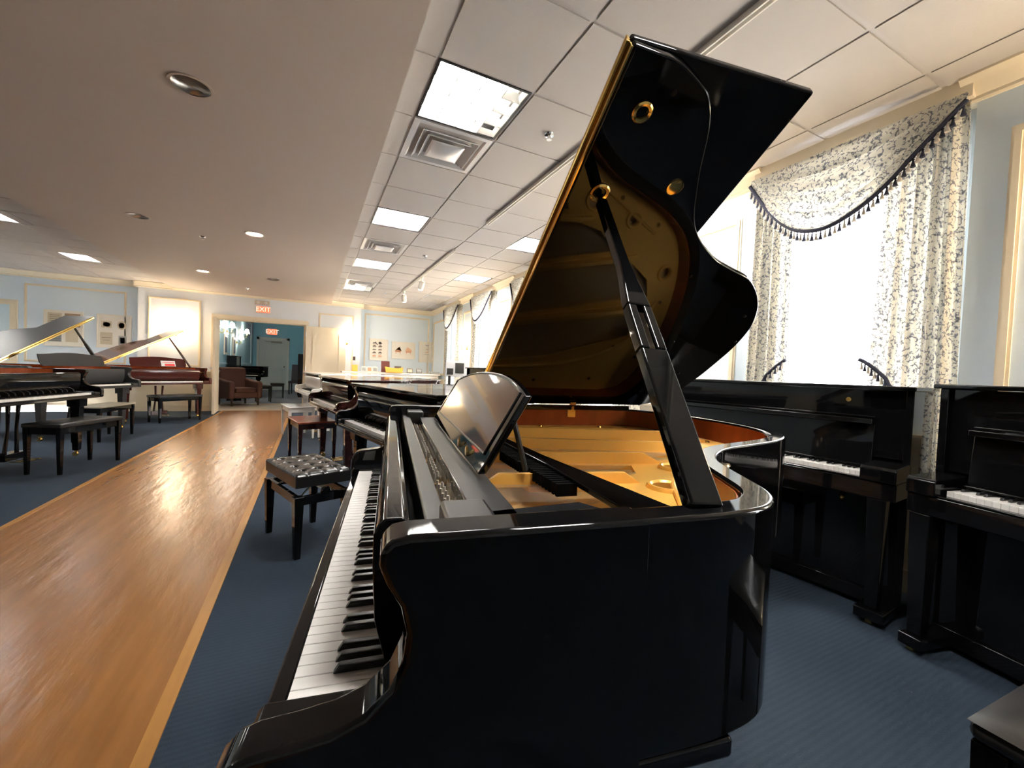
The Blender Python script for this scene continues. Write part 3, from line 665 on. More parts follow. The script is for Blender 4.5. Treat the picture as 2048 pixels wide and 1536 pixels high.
def grand(loc, rz, m, label, lid='closed', ang=35, indiv=False, inside=False, deskm=None, desk=True, group=None, veneer_m=None, wkey=None):
    e = empty('grand_piano', loc, rz, label, 'piano', group)
    # rim
    MB().prism(OUT+INN[::-1], 'xy', .703, 1.0).build('rim', m, e, bevel=.006, seg=3, smooth=40)
    ip = offset(OUT, .0465); ip[0] = (.25, -.1035); ip[-1] = (.25, 1.3135); iq = offset(OUT, .049); iq[0] = (.25, -.101); iq[-1] = (.25, 1.311)
    MB().prism(ip+iq[::-1], 'xy', .80, .992).build('inner_rim_veneer', veneer_m or veneer, e, smooth=40)
    MB().prism(INN, 'xy', .72, .74).build('underside', blackm if m is not whitep else m, e, smooth=0)
    # arms / cheeks
    arm = [(-.035, .68), (-.038, .73), (-.037, .765), (-.031, .784), (-.018, .797), (.0, .803), (.03, .806), (.07, .811), (.10, .823), (.124, .845), (.136, .872), (.139, .90), (.132, .928), (.118, .952), (.110, .972), (.112, .988), (.122, .9975), (.14, 1.0006), (.42, 1.0006), (.42, .68)]
    for y0, y1, nm in ((-.1506, -.098, 'treble_arm'), (1.308, 1.3606, 'bass_arm')):
        MB().prism(arm, 'xz', y0, y1).build(nm, m, e, bevel=.007, seg=3, smooth=50)
    MB().box(-.03, .56, -.149, 1.357, .675, .7025).build('key_bed', m, e, bevel=.006)
    for y0, y1 in ((-.0975, -.002), (1.227, 1.3075)): MB().prism([(-.03, .704), (-.03, .735), (-.022, .745), (.16, .745), (.16, .704)], 'xz', y0, y1).build('key_block', m, e, bevel=.004)
    MB().box(-.030, -.005, -.003, 1.228, .70, .714).build('key_slip', m, e, bevel=.005, seg=3)
    MB().box(-.004, .2, -.003, 1.228, .703, .7085).build('key_frame', blackm, e, smooth=0)
    keyboard(e, indiv=indiv, wm=wkey)
    # fallboard (open) and name strip
    MB().prism([(.150, .74), (.118, .775), (.104, .83), (.100, .90), (.100, .945), (.105, .958), (.114, .966), (.138, .966), (.148, .958), (.151, .93), (.155, .86), (.157, .80)], 'xz', 0, 1.225).build('fallboard', m, e, bevel=.003, seg=2, smooth=50)
    if inside:
        MB().box(.166, .198, -.0975, 1.3075, .90, .962).build('front_rail', blacks, e, bevel=.004)
        interior(e)
    else:
        MB().box(.16, .6, 0, 1.225, .85, .93).build('action_cover', blacks, e, smooth=0)
        if lid == 'open':
            MB().prism(iq, 'xy', .895, .91).build('iron_plate', gold, e, smooth=0)
    # legs, lyre
    for x, y in ((.12, .02), (.12, 1.2), (1.18, .78)): caster_leg(e, x, y, m, .675 if x < 1 else .703)
    ly = MB(); 
    for s in (-1, 1): ly.tube([(.28, .6125+s*.06, .64), (.29, .6125+s*.05, .40), (.30, .6125+s*.07, .16)], [.018, .014, .018], 10)
    ly.box(.25, .36, .48, .745, .09, .16); ly.build('pedal_lyre', m, e, bevel=.004)
    for k in (-1, 0, 1): MB().prism([(.11, -.013), (.17, -.011), (.26, -.006), (.26, .006), (.17, .011), (.11, .013)], 'xy', .075, .085).build('pedal', brass, e, bevel=.003).location = (0, .6125+k*.07, 0)
    # lid
    if lid == 'closed':
        P = [(.08, -.012-.135)]+[p for p in offset(OUT, -.012) if p[0] > .27]+[(.08, 1.372)]
        FL = [p for p in ((.082, -.147), (.46, -.147), (.46, 1.372), (.082, 1.372))]
        MB().prism([(u, v) for u, v in [(.464, -.147)]+[p for p in offset(OUT, -.012) if p[0] > .47]+[(.464, 1.372)]], 'xy', 1.004, 1.026).build('lid', m, e, bevel=.006, seg=3, smooth=40)
        MB().prism(FL, 'xy', 1.004, 1.026).build('lid_flap', m, e, bevel=.006, seg=3, smooth=40)
    elif lid == 'open':
        a = math.radians(ang)
        # build lid geometry in (u, w, t) then rotate in mesh
        def place(mb_):
            for v in mb_.bm.verts:
                u, w_, t = v.co; v.co = Vector((u, HV-w_*math.cos(a)+t*math.sin(a), HZ+w_*math.sin(a)+t*math.cos(a)))
            return mb_
        U0 = .504; HV, HZ = 1.335, 1.018; KU = 1.085
        P = cr_spline([(.56, 1.446), (.603, 1.442), (.67, 1.418), (.703, 1.398), (.745, 1.345), (.80, 1.24), (.89, 1.11), (1.02, 1.022), (1.12, .985), (1.215, .955), (1.30, .90), (1.37, .835), (1.425, .76), (1.46, .69), (1.49, .58), (1.503, .47), (1.512, .32), (1.503, .18), (1.465, .06), (1.38, .0)], 4)
        LP = [(U0, 1.449)]+[p for p in P]+[(U0, 0)]
        lidb = place(MB().prism(LP, 'xy', 0, .020)).build('lid', m, e, bevel=.005, seg=3, smooth=40)
        place(MB().box(U0+.002, U0+.428, -.002, 1.449, .0245, .045)).build('lid_flap', m, e, bevel=.006, seg=3, smooth=40)
        place(MB().box(U0-.004, U0-.0005, .01, 1.444, .002, .018).box(U0-.004, U0-.0005, .01, 1.444, .027, .043).tube([(U0-.006, .01, .0225), (U0-.006, 1.444, .0225)], .0045, 8)).build('piano_hinge', brass, lidb)
        def cup(u, w_, r, flat):
            place(MB().lathe([(r*.55, 0), (r*.6, -.004), (r*.85, -.006), (r, -.003), (r, .001), (r*.55, .001), (r*.55, 0)] if not flat else [(.001, -.004), (r*.7, -.005), (r, -.003), (r, .001), (.001, .001)], (u, w_, 0), 24, cap=flat)).build('prop_cup' if not flat else 'lid_boss', brass, lidb)
        if inside:
            cup(.577, 1.350, .021, 0); cup(.751, 1.212, .020, 1); cup(.576, 1.164, .024, 0)
            for u, w_ in ((.62, 1.395), (1.0, .94), (1.36, .78), (1.46, .62), (1.38, .35)): place(MB().lathe([(.001, -.004), (.005, -.004), (.006, .0), (.001, .0)], (u, w_, 0), 10)).build('rubber_button', blackm, lidb)
        # prop stick
        top = Vector((.576, HV-1.162*math.cos(a), HZ+1.162*math.sin(a)-.008)); bot = Vector((.518, -.12, .998))
        if not inside: top = Vector((.62, HV-1.2*math.cos(a), HZ+1.2*math.sin(a)-.006)); bot = Vector((.56, -.09, .99))
        d = top-bot; Lp = d.length; d.normalize(); sx = Vector((1, 0, 0)); sx = (sx-d*sx.dot(d)).normalized(); sy = d.cross(sx)
        def pp(mb_):
            for v in mb_.bm.verts: x, y, z = v.co; v.co = bot+sx*x+sy*y+d*z
            return mb_
        wdt = [(0, .025), (.30, .0252), (.47, .0248), (.56, .020), (.60, .016), (.66, .012), (.97, .011)]
        hole = [(x*.5, z) for x, z in []]
        left = [(-w_, t*Lp) for t, w_ in wdt]; right = [(w_, t*Lp) for t, w_ in wdt][::-1]
        st = MB()
        prof = right[::-1]+left[::-1]
        # board with a slot: two halves
        s0, s1, sw = .36*Lp, .50*Lp, .006
        st.prism([(-w_, t*Lp) for t, w_ in wdt if t*Lp < s0]+[(-.0255, s0), (.0255, s0)]+[(w_, t*Lp) for t, w_ in wdt if t*Lp < s0][::-1], 'xz', -.011, .011)
        for s in (-1, 1): st.prism([(s*sw, s0), (s*.0255, s0), (s*.025, .47*Lp), (s*.0245, s1), (s*sw, s1)], 'xz', -.011, .011)
        st.prism([(-.0245, s1)]+[(-w_, t*Lp) for t, w_ in wdt if t*Lp > s1]+[(w_, t*Lp) for t, w_ in wdt if t*Lp > s1][::-1]+[(.0245, s1)], 'xz', -.011, .011)
        pp(st).build('prop_stick', m, e, bevel=.004, seg=3)
        pp(MB().tube([(0, 0, .965*Lp), (0, 0, Lp)], .009, 12)).build('prop_tip', m, e)
        # hinge bracket on the spine side
        MB().box(.52, 1.30, 1.300, 1.335, .992, HZ-.002).build('spine_cap', m, e, bevel=.003)
        for uu in (.98,) if inside else ():
            hb = MB(); hb.box(uu-.022, uu+.022, 1.306, 1.311, .955, .993); hb.prism([(uu-.018, .993), (uu+.018, .993), (uu+.024, 1.03), (uu-.008, 1.03)], 'xz', 1.306, 1.311); hb.box(uu-.006, uu+.012, 1.300, 1.312, .99, 1.012)
            hb.build('hinge_bracket', brass, e, bevel=.002)
    if desk and lid == 'open':
        top = []
        if inside:
            v0, v1, uL, zL = .20, 1.085, .280, .968; H = .185; rise = .012; lean = .105
        else:
            v0, v1, uL, zL = .17, 1.05, .26, 1.0; H = .17; rise = .02; lean = .06
        vm = (v0+v1)/2; hw = (v1-v0)/2
        def dpt(v, s, t):  # s 0..1 height, t thickness
            return Vector((uL+lean*s/H+t, v, zL+s))
        if inside:   # arched framed desk
            nA = 28; arch = [(v0+.004, 0), (v0, .02)]+[(v0+(v1-v0)*i/nA, H-.03+(rise+.03)*(1-abs(2*i/nA-1)**2.4)) for i in range(nA+1)]+[(v1, .02), (v1-.004, 0)]
        else: arch = [(v0, 0), (v0-.02, .05)]+[(v0-.01+(v1-v0+.02)*i/16, H+(rise if m is black else .03)*math.sin(PI*i/16)**1.5-.01) for i in range(17)]+[(v1+.02, .05), (v1, 0)]
        A = MB(); n = len(arch)
        fa = [A.bm.verts.new(dpt(v, s, 0)) for v, s in arch]; fb = [A.bm.verts.new(dpt(v, s, .018)) for v, s in arch]
        A.bm.faces.new(fa); A.bm.faces.new(fb[::-1])
        for i in range(n): A.bm.faces.new((fa[i], fb[i], fb[(i+1) % n], fa[(i+1) % n]))
        dk = A.build('music_desk', m, e, bevel=.005, seg=3, smooth=50)
        if inside:
            cz = .5*H
            ins = [(vm+(v-vm)*.925, .035+(s)*.80) for v, s in arch[2:-2]]; ins = [(vm-hw*.925, .035)]+[p for p in ins if p[1] > .04]+[(vm+hw*.925, .035)]
            A = MB(); A.bm.faces.new([A.bm.verts.new(dpt(v, s, -.0012)) for v, s in ins])
            A.build('desk_panel', deskveneer, dk, smooth=0)
            MB().tube([dpt(v, s, -.001) for v, s in ins], .0028, 6, closed=True).build('desk_moulding', blacks, dk)
            MB().tube([(uL+.13, v1-.1, .95), (uL+.09, v1-.1, 1.09)], .006, 8).build('desk_strut', blacks, dk)
            MB().tube([(uL+.13, v0+.1, .95), (uL+.09, v0+.1, 1.09)], .006, 8).build('desk_strut', blacks, dk)
            for v in (.35, .46): MB().lathe([(.001, -.004), (.010, -.004), (.012, 0), (.001, 0)], (uL-.002+.008, v, zL+.018), 14, 'x').build('desk_screw', brass, dk)
    return e
def interior(e):
    # music shelf, blocks and rails
    MB().box(.236, .302, .0, 1.20, .950, .962).build('music_shelf', blacks, e, bevel=.003)
    MB().box(.232, .2365, .0, 1.20, .940, .966).build('shelf_rail', black, e, bevel=.002)
    MB().box(.186, .252, -.1035, .012, .925, .985).build('end_block', blacks, e, bevel=.007, seg=3)
    MB().box(.186, .252, 1.212, 1.312, .925, .985).build('end_block', blacks, e, bevel=.007, seg=3)
    MB().prism([(.255, -.102), (.255, .02), (.415, .04), (.500, -.102)], 'xy', .945, .962).build('treble_cover', felt, e, bevel=.003)
    MB().prism([(.398, 1.22), (.418, 1.22), (.50, .42), (.575, -.05), (.565, -.10), (.48, -.10), (.47, .30)], 'xy', .946, .958).build('damper_rail', black, e, bevel=.003)
    dm = MB()
    for i in range(64):
        t = i/64; v = 1.19-t*1.02; u = .375+.085*t; dm.box(u-.022, u+.022, v-.0045, v+.0045, .925, .950)
    tag(dm.build('dampers', felt, e, smooth=0), kind='stuff')
    # plate
    ip = offset(OUT, .052); ip[0] = (.2, -.097); ip[-1] = (.205, 1.308); ip = [p for p in ip if p[0] > .2]
    def q(*p): return list(p)
    holes = [q((.335, .16), (.475, .14), (.55, .18), (.56, .27), (.335, .30)), q((.335, .335), (.62, .315), (.74, .37), (.78, .455), (.335, .52)),
             q((.335, .56), (.84, .50), (1.0, .53), (1.06, .585), (.335, .76)), q((.335, .80), (1.11, .62), (1.24, .70), (1.27, .78), (.335, .99)), q((.335, 1.03), (.9, .93), (1.26, .87), (1.24, .99), (.85, 1.12), (.335, 1.20))]
    rings = [(.735, .235, .036), (.885, .405, .032), (1.08, .455, .026), (1.32, .66, .028)]
    PZ = .915
    hs = holes+[circle(x, y, r, 20) for x, y, r in rings]
    base = MB().prism(ip, 'xy', PZ-.012, PZ).build('iron_plate', gold, None, smooth=0)
    cb = MB()
    for h_ in hs: cb.prism(h_, 'xy', PZ-.03, PZ+.02)
    cut = cb.build('tmp_cut', gold, None, smooth=0)
    bo = base.modifiers.new('b', 'BOOLEAN'); bo.operation = 'DIFFERENCE'; bo.solver = 'EXACT'; bo.object = cut
    bpy.context.view_layer.update()
    me = bpy.data.meshes.new_from_object(base.evaluated_get(bpy.context.evaluated_depsgraph_get()))
    base.modifiers.clear(); base.data = me; bpy.data.objects.remove(cut); base.parent = e
    bv = base.modifiers.new('bevel', 'BEVEL'); bv.width = .002; bv.segments = 2; bv.limit_method = 'ANGLE'; bv.angle_limit = math.radians(35)
    MB().prism([p for p in offset(OUT, .05) if p[0] > .3]+[(.3, 1.31), (.3, -.085)], 'xy', .862, .868).build('soundboard', spruce, e, smooth=0)
    for x, y, r in rings:
        MB().lathe([(r-.002, -.016), (r-.002, .004), (r+.003, .009), (r+.009, .009), (r+.013, .0), (r+.013, -.01)], (x, y, PZ), 32, cap=False).build('plate_ring', gold, e)
    for (a, b), (c, d), w_, h_ in (((.33, .318), (.70, .292), .011, .030), ((.33, .540), (.90, .475), .012, .036), ((.33, .780), (1.16, .60), .013, .040), ((.33, 1.01), (1.30, .82), .014, .044)):
        dx, dy = c-a, d-b; l = math.hypot(dx, dy); nx, ny = -dy/l, dx/l; m_ = MB()
        for (p, qq, s0, s1) in ((a, b, 1, 1),):
            v = []
            for (x, y, hh) in ((a, b, h_*.5), (a+dx*.06, b+dy*.06, h_), (a+dx*.88, b+dy*.88, h_), (c, d, .002)):
                for sw, zz in ((1, 0), (.6, hh), (-.6, hh), (-1, 0)): v.append(m_.bm.verts.new((x+nx*w_*sw, y+ny*w_*sw, PZ-.004+zz)))
            for k in range(3):
                for j in range(3): m_.bm.faces.new((v[4*k+j], v[4*k+j+1], v[4*k+5+j], v[4*k+4+j]))
                m_.bm.faces.new((v[4*k+3], v[4*k], v[4*k+4], v[4*k+7]))
            m_.bm.faces.new(v[0:4]); m_.bm.faces.new(v[-4:][::-1])
        m_.build('plate_strut', gold, e, bevel=.002, smooth=50)
    # pin block web, tuning pins, strings
    MB().box(.300, .330, -.05, 1.29, PZ+.0005, PZ+.014).build('capo_bar', gold, e, bevel=.004)
    tp = MB()
    for i in range(74):
        v = 1.17-i*1.13/74
        if any(abs(v-x) < .02 for x in (1.01, .78, .54, .318)): continue
        for j in range(3):
            x, y = .214+j*.022+.008*(i % 2), v+j*.003; tp.lathe([(.0032, 0), (.0032, .022), (.0026, .024)], (x, y, PZ), 5)
    tag(tp.build('tuning_pins', steel, e, smooth=30), kind='stuff')
    tf = MB()
    for (ya, yb) in ((1.19, 1.03), (.99, .80), (.76, .56), (.52, .335), (.30, .05)): tf.box(.205, .285, yb, ya, PZ, PZ+.0015)
    tf.build('pin_field', mat('pin_field_dark', (.34, .20, .06), .45, metal=.4), e, smooth=0)
    sg = MB()
    ends = []
    def seg(va, vb, p, q_, n):
        for i in range(n):
            t = (i+.5)/n; y0 = va+(vb-va)*t; x1 = p[0]+(q_[0]-p[0])*t; y1 = p[1]+(q_[1]-p[1])*t
            dx, dy = x1-.30, y1-y0; l = math.hypot(dx, dy); nx, ny = -dy/l*.0005, dx/l*.0005
            a = [sg.bm.verts.new(c_) for c_ in ((.215, y0-ny-(dy/dx)*.085, PZ+.012), (.215, y0+ny-(dy/dx)*.085, PZ+.012), (x1+nx, y1+ny, PZ+.006), (x1-nx, y1-ny, PZ+.006))]
            sg.bm.faces.new(a)
            b = [sg.bm.verts.new(c_.co+Vector((0, 0, .001))) for c_ in a]; sg.bm.faces.new(b[::-1])
    seg(.17, .29, (.46, .155), (.55, .26), 26); seg(.345, .50, (.62, .325), (.77, .445), 30); seg(.57, .74, (.86, .51), (1.05, .58), 34); seg(.81, .97, (1.13, .635), (1.26, .75), 30); seg(1.04, 1.18, (1.25, .88), (1.0, 1.05), 24)
    tag(sg.build('strings', steel, e, smooth=0), kind='stuff')
    br = MB(); br.prism([(.56, .17), (.72, .34), (.95, .49), (1.13, .62), (1.21, .76), (1.19, .77), (1.10, .64), (.93, .51), (.70, .36), (.54, .18)], 'xy', .868, PZ-.001)
    br.build('bridge', mat('bridge_maple', (.55, .36, .18), .4), e, bevel=.002)
    # gold action-bracket nose bolt by the bend
    MB().lathe([(.001, 0), (.024, 0), (.025, .004), (.021, .008), (.021, .040), (.024, .043), (.022, .048), (.001, .048)], (.905, .262, PZ), 28).build('plate_bolt', mat('bright_brass', (.85, .66, .38), .2, metal=.8), e)
    for x, y in ((.62, -.03), (.70, .08), (.80, .27), (1.0, .38), (1.2, .46), (1.35, .8), (1.32, 1.1), (1.1, 1.24), (.8, 1.26), (.5, 1.26), (1.18, 1.05)):
        MB().lathe([(.001, .007), (.007, .006), (.009, 0), (.001, 0)], (x, y, PZ), 14).build('plate_screw', brass, e)
    MB().tube(cr_spline([(.45, 1.20, PZ+.003), (.85, 1.17, PZ+.004), (1.1, 1.10, PZ+.004), (1.27, .97, PZ+.003), (1.33, .80, PZ+.003)], 6), .008, 8).build('plate_bead', gold, e)
    MB().tube(cr_spline([(.50, -.03, PZ+.003), (.62, .02, PZ+.004), (.68, .12, PZ+.004), (.80, .29, PZ+.003), (1.0, .40, PZ+.003), (1.2, .50, PZ+.002)], 6), .007, 8).build('plate_bead', gold, e)

O0 = (-.02, .576, 0)
grand(O0, math.radians(-9.7), black, 'large black grand piano in the foreground with raised lid and exposed gold plate', 'open', 30, indiv=True, inside=True)
g3 = grand((.50, 2.30, 0), math.radians(12), black, 'closed black grand piano directly behind the foreground grand', 'closed', indiv=True)
g2 = grand((.24, 4.50, 0), math.radians(10), brownp, 'closed dark brown grand piano between the black and the white closed grands', 'closed', indiv=True)
g1 = grand((.02, 6.75, 0), math.radians(10), whitep, 'white grand piano behind the dark brown one', 'closed')
grand((-2.29, 6.43, 0), math.radians(180-10), black, 'black grand piano cut by the left edge, with its bench drawn out', 'none', desk=False)
# left cluster: pianist faces the left wall
grand((-2.61, 8.66, 0), math.radians(180-24), mat('black_lid_satin', (.02, .02, .021), .42), 'black grand with its grey-lit lid raised in front of the framed collages', 'open', 30)
g = grand((-1.96, 10.2, 0), math.radians(180-48), mahog, 'mahogany grand with raised lid and a red sale card on its desk, by the doorway', 'open', 29)
# card on the mahogany desk
c = empty('sign_card', (0, 0, 0), 0, 'white card with a red block standing on the mahogany piano desk', 'sign'); c.matrix_world = g.matrix_basis @ Matrix.Translation((.262+.012, .47, 1.06)) @ Matrix.Rotation(math.radians(20), 4, 'Y')
MB().box(-.003, 0, -.12, .12, -.05, .06).build('card', signw, c, smooth=0); MB().box(-.005, -.003, -.105, .06, -.045, .0).build('red_block', signred, c, smooth=0); MB().box(-.005, -.003, -.10, .10, .02, .026).box(-.005, -.003, -.10, .07, .034, .040).build('text_lines', signred, c, smooth=0)

# ------------------------------------------------------------------ upright pianos
def upright(loc, rz, label, W0=-.15, W1=1.34, H=1.19):
    e = empty('upright_piano', loc, rz, label, 'piano')
    m = black
    for a, b in ((W0, W0+.03), (W1-.03, W1)): MB().prism([(.47, .03), (.47, H-.02), (.13, H-.02), (.13, .0+.03)], 'xz', a, b).build('side_panel', m, e, bevel=.003)
    MB().box(.10, .485, W0-.012, W1+.012, H-.02, H).build('top_lid', m, e, bevel=.005, seg=3)
    MB().box(.152, .165, W0+.03, W1-.03, .80, H-.021).build('upper_panel', m, e, bevel=.002)
    MB().box(.15, .165, W0+.03, W1-.03, .10, .62).build('lower_panel', m, e, bevel=.003)
    MB().box(.13, .47, W0+.03, W1-.03, .03, .10).build('bottom_board', m, e, bevel=.003)
    MB().box(.44, .47, W0+.03, W1-.03, .10, H-.021).build('back_frame', blackm, e, smooth=0)
    MB().box(-.045, .16, W0, W1, .62, .705).build('key_bed', m, e, bevel=.006, seg=3)
    for a, b in ((W0, W0+.14), (W1-.105, W1)):
        MB().prism([(-.055, .705), (-.055, .765), (-.045, .778), (.155, .790), (.155, .705)], 'xz', a, b).build('arm', m, e, bevel=.006, seg=3)
        y = (a+b)/2; MB().taper(-.01, y, .06, .62, .05, .075).build('leg', m, e, bevel=.004)
        MB().box(-.06, .14, a+.01, b-.01, .025, .075).build('toe_block', m, e, bevel=.006)
        MB().lathe([(.001, -.012), (.022, -.012), (.024, 0), (.022, .012), (.001, .012)], (-.03, y, .024), 14, 'y').build('caster', brass, e)
    MB().box(-.045, -.004, W0+.141, W1-.106, .706, .714).build('key_slip', m, e, bevel=.004)
    keyboard(e, .735, .135)
    # opened fallboard: slanted polished board with a folded lip, then the music ledge
    MB().prism([(.125, .755), (.150, .755), (.174, .965), (.150, .97)], 'xz', 0, 1.225).build('fallboard', m, e, bevel=.003)
    MB().prism([(.105, .972), (.168, .968), (.172, .992), (.107, .998)], 'xz', 0, 1.225).build('fallboard_lip', m, e, bevel=.004)
    MB().box(.140, .156, -.0, 1.225, 1.0, 1.012).build('music_ledge', m, e, bevel=.004)
    MB().box(.100, .127, 0, 1.225, .735+.013, .757).build('name_rail', m, e, bevel=.003)
    for k in (-1, 0, 1): MB().prism([(.04, -.012), (.09, -.010), (.15, -.006), (.15, .006), (.09, .010), (.04, .012)], 'xy', .06, .072).build('pedal', brass, e, bevel=.003).location = (0, .6125+k*.075, 0)
    MB().lathe([(.001, -.004), (.012, -.004), (.014, 0), (.001, 0)], (.1515, .12, H-.08), 14, 'x').build('lid_lock', brass, e)
    return e
upright((2.52, 1.08, 0), math.radians(6), 'black upright piano under the curtained window, keys showing behind the foreground rim', H=1.172)
upright((2.21, -.46, 0), math.radians(-11), 'black upright piano at the right edge with its keyboard open')
upright((2.50, 5.80, 0), math.radians(3), 'distant dark upright piano below the far windows', H=1.22)

# ------------------------------------------------------------------ benches
def bench(loc, rz, label, du=.29, dv=.60, top=.50, mt=None, ml=None, cushion=True, group=None, tuft=False, adj=False, legw=.045, over=.03, name='piano_bench', bev=.008):
    mt = mt or bleather; ml = ml or black; e = empty(name, loc, rz, label, 'bench', group)
    hu, hv = du/2, dv/2; th = .085 if tuft else (.045 if cushion else .022); ft = top-th-(.055 if adj else 0)
    for sx in (-1, 1):
        for sy in (-1, 1): MB().taper(sx*hu, sy*hv, 0, ft, legw*.62, legw).build('leg', ml, e, bevel=.003)
    ap = .055 if adj else .065; m_ = MB()
    for s in (-1, 1):
        m_.box(s*hu-.011, s*hu+.011, -hv+legw/2, hv-legw/2, ft-ap, ft); m_.box(-hu+legw/2, hu-legw/2, s*hv-.011, s*hv+.011, ft-ap, ft)
    m_.build('apron', ml, e, bevel=.002)
    U_, V_ = hu+over, hv+over
    if tuft:
        btn = [(-U_+2*U_*(i+.75)/3.5, -V_+2*V_*(j+.75)/4.5+(0)) for i in range(3) for j in range(4)]
        def fn(u, v):
            x, y = (u-.5)*2*U_, (v-.5)*2*V_; ex = 1-abs(2*u-1)**10; ey = 1-abs(2*v-1)**10
            z = top-.018+.020*min(ex, ey)**.5
            for bx, by in btn: z -= .016*math.exp(-((x-bx)**2+(y-by)**2)/.00042)
            gx = min(abs(x-bx) for bx, _ in btn); gy = min(abs(y-by) for _, by in btn); z -= .004*math.exp(-gx*gx/.00006)+.004*math.exp(-gy*gy/.00006)
            return (x, y, z)
        s_ = MB(); s_.grid(48, 64, fn); s_.build('seat_cushion', mt, e, smooth=80)
        MB().box(-U_, U_, -V_, V_, top-.088, top-.0175).build('seat_side', mt, e, bevel=.006, seg=3)
        bt = MB()
        for k, (bx, by) in enumerate(btn): MB().lathe([(.001, top-.0075), (.007, top-.009), (.009, top-.014), (.001, top-.014)], (bx, by, 0), 12).build('button', mt, e)
    else:
        b = MB()
        if cushion: b.grid(16, 20, lambda u, v: ((u-.5)*2*U_, (v-.5)*2*V_, top-.008+.010*(max(0, 1-abs(2*u-1)**6)*max(0, 1-abs(2*v-1)**6))**.5)).build('seat_cushion', mt, e, smooth=80); MB().box(-U_, U_, -V_, V_, ft, top-.0075).build('seat_side', mt, e, bevel=bev, seg=4)
        else: b.box(-U_, U_, -V_, V_, ft, top).build('seat_board', mt, e, bevel=.006, seg=3)
    if adj:
        for s in (-1, 1): MB().tube([(-hu+.03, s*(hv-.06), ft-.03), (0, s*(hv-.16), ft+.03), (hu-.03, s*(hv-.22), top-th-.002)], .006, 6).tube([(hu-.03, s*(hv-.06), ft-.03), (0, s*(hv-.16), ft+.03), (-hu+.03, s*(hv-.22), top-th-.002)], .006, 6).build('scissor_arm', steel, e)
        MB().tube([(0, -hv-.0, ft+.022), (0, hv+.0, ft+.022)], .006, 8).build('screw_rod', steel, e)
        for s in (-1, 1): MB().lathe([(.001, 0), (.026, 0), (.030, s*.008), (.030, s*.018), (.024, s*.026), (.001, s*.028)], (0, s*(V_+.004), ft+.022), 20, 'y').tube([(0, s*(V_-.03), ft+.022), (0, s*(V_+.006), ft+.022)], .008, 8).build('adjusting_knob', black, e)
        MB().box(-U_+.02, U_-.02, -V_+.02, V_-.02, ft+.048, top-.087).build('seat_base', black, e, smooth=0)
    return e
bench((-.01, 3.03, 0), math.radians(20), 'adjustable artist bench with tufted black leather top, nearest on the carpet', .29, .54, .515, tuft=True, adj=True, legw=.055, over=.022)
bench((.02, 5.58, 0), math.radians(12), 'reddish-brown wooden bench before the dark brown grand', .37, .60, .50, redwood, brownp, False)
bench((-.18, 7.42, 0), math.radians(12), 'white wooden bench before the white grand', .33, .60, .50, whitep, whitep, False)
bench((-2.18, 5.80, 0), math.radians(-20), 'black bench drawn out on the carpet at left, nearest of the left benches', .285, .66, .50, bleather, black)
bench((-2.62, 7.75, 0), math.radians(-10), 'black bench with a light-catching flat top, second of the left benches', .28, .72, .48, mat('bench_top_lit_tan', (.30, .27, .21), .25), black, False)  # light falling on the black bench top is put into its tan colour
bench((-2.27, 9.66, 0), math.radians(-46), 'black padded bench tucked before the mahogany grand', .30, .68, .50, bleather, black)
bench((2.26, 1.76, 0), math.radians(6), 'dark bench before the window upright, one leg visible past the foreground piano', .30, .60, .50, bleather, black)
# padded glossy bench whose corner enters at the lower right
bench((1.33, .015, 0), math.radians(-3), 'black bench corner at the bottom right edge of the view', .30, .50, .535, bleather, black, legw=.05, bev=.018)

# ------------------------------------------------------------------ blue room furniture
def armchair(loc, rz, label):
    e = empty('armchair', loc, rz, label, 'armchair'); m = brownup   # faces +X
    MB().box(-.36, .34, -.30, .30, .20, .36).build('seat_frame', m, e, bevel=.03, seg=3)
    MB().box(-.28, .36, -.26, .26, .34, .47).build('seat_cushion', m, e, bevel=.04, seg=4)
    MB().prism([(-.42, .20), (-.22, .20), (-.30, .98), (-.40, 1.0), (-.50, .92)], 'xz', -.33, .33).build('backrest', m, e, bevel=.04, seg=4)
    for s in (-1, 1):
        MB().prism([(-.36, .18), (.36, .18), (.38, .56), (.34, .64), (.0, .66), (-.36, .72)], 'xz', min(s*.28, s*.42), max(s*.28, s*.42)).build('armrest', m, e, bevel=.045, seg=4)
        for x in (-.32, .30): MB().taper(x, s*.33, 0, .2, .03, .05).build('leg', mat('leg_walnut', (.05, .02, .01), .3), e, bevel=.003)
    return e
armchair((-1.72, 13.05, 0), math.radians(-55), 'brown upholstered armchair just inside the blue room')
def stool(loc, rz, label):
    return bench(loc, rz, label, .34, .34, .50, bleather, blacks, True, 'blue room stools', legw=.045, name='stool')
stool((-1.25, 14.0, 0), .2, 'black padded stool beside the armchair, nearer of two'); stool((-1.0, 15.6, 0), .1, 'black padded stool farther into the blue room')
def simple_grand(loc, rz, label): return grand(loc, rz, black, label, 'closed')
simple_grand((-1.55, 15.6, 0), math.radians(180-100), 'black grand piano in the blue room behind the armchair')
e = upright((-1.86, 14.95, 0), math.radians(180), 'tall black upright against the blue room side wall', H=1.32); e.scale = (.68, .55, 1)
def chair(loc, rz, label):
    e = empty('side_chair', loc, rz, label, 'chair'); m = mat('chair_dark', (.02, .018, .03), .6)   # faces -X
    MB().box(-.24, .22, -.23, .23, .42, .50).build('seat', m, e, bevel=.015); MB().prism([(.18, .5), (.24, .5), (.32, 1.12), (.27, 1.12)], 'xz', -.22, .22).build('backrest', m, e, bevel=.01)
    for x in (-.2, .2):
        for y in (-.2, .2): MB().taper(x, y, 0, .43, .03, .04).build('leg', blacks, e, bevel=.002)
chair((-.50, 17.6, 0), math.radians(80), 'dark high-backed chair right of the far blue room door')
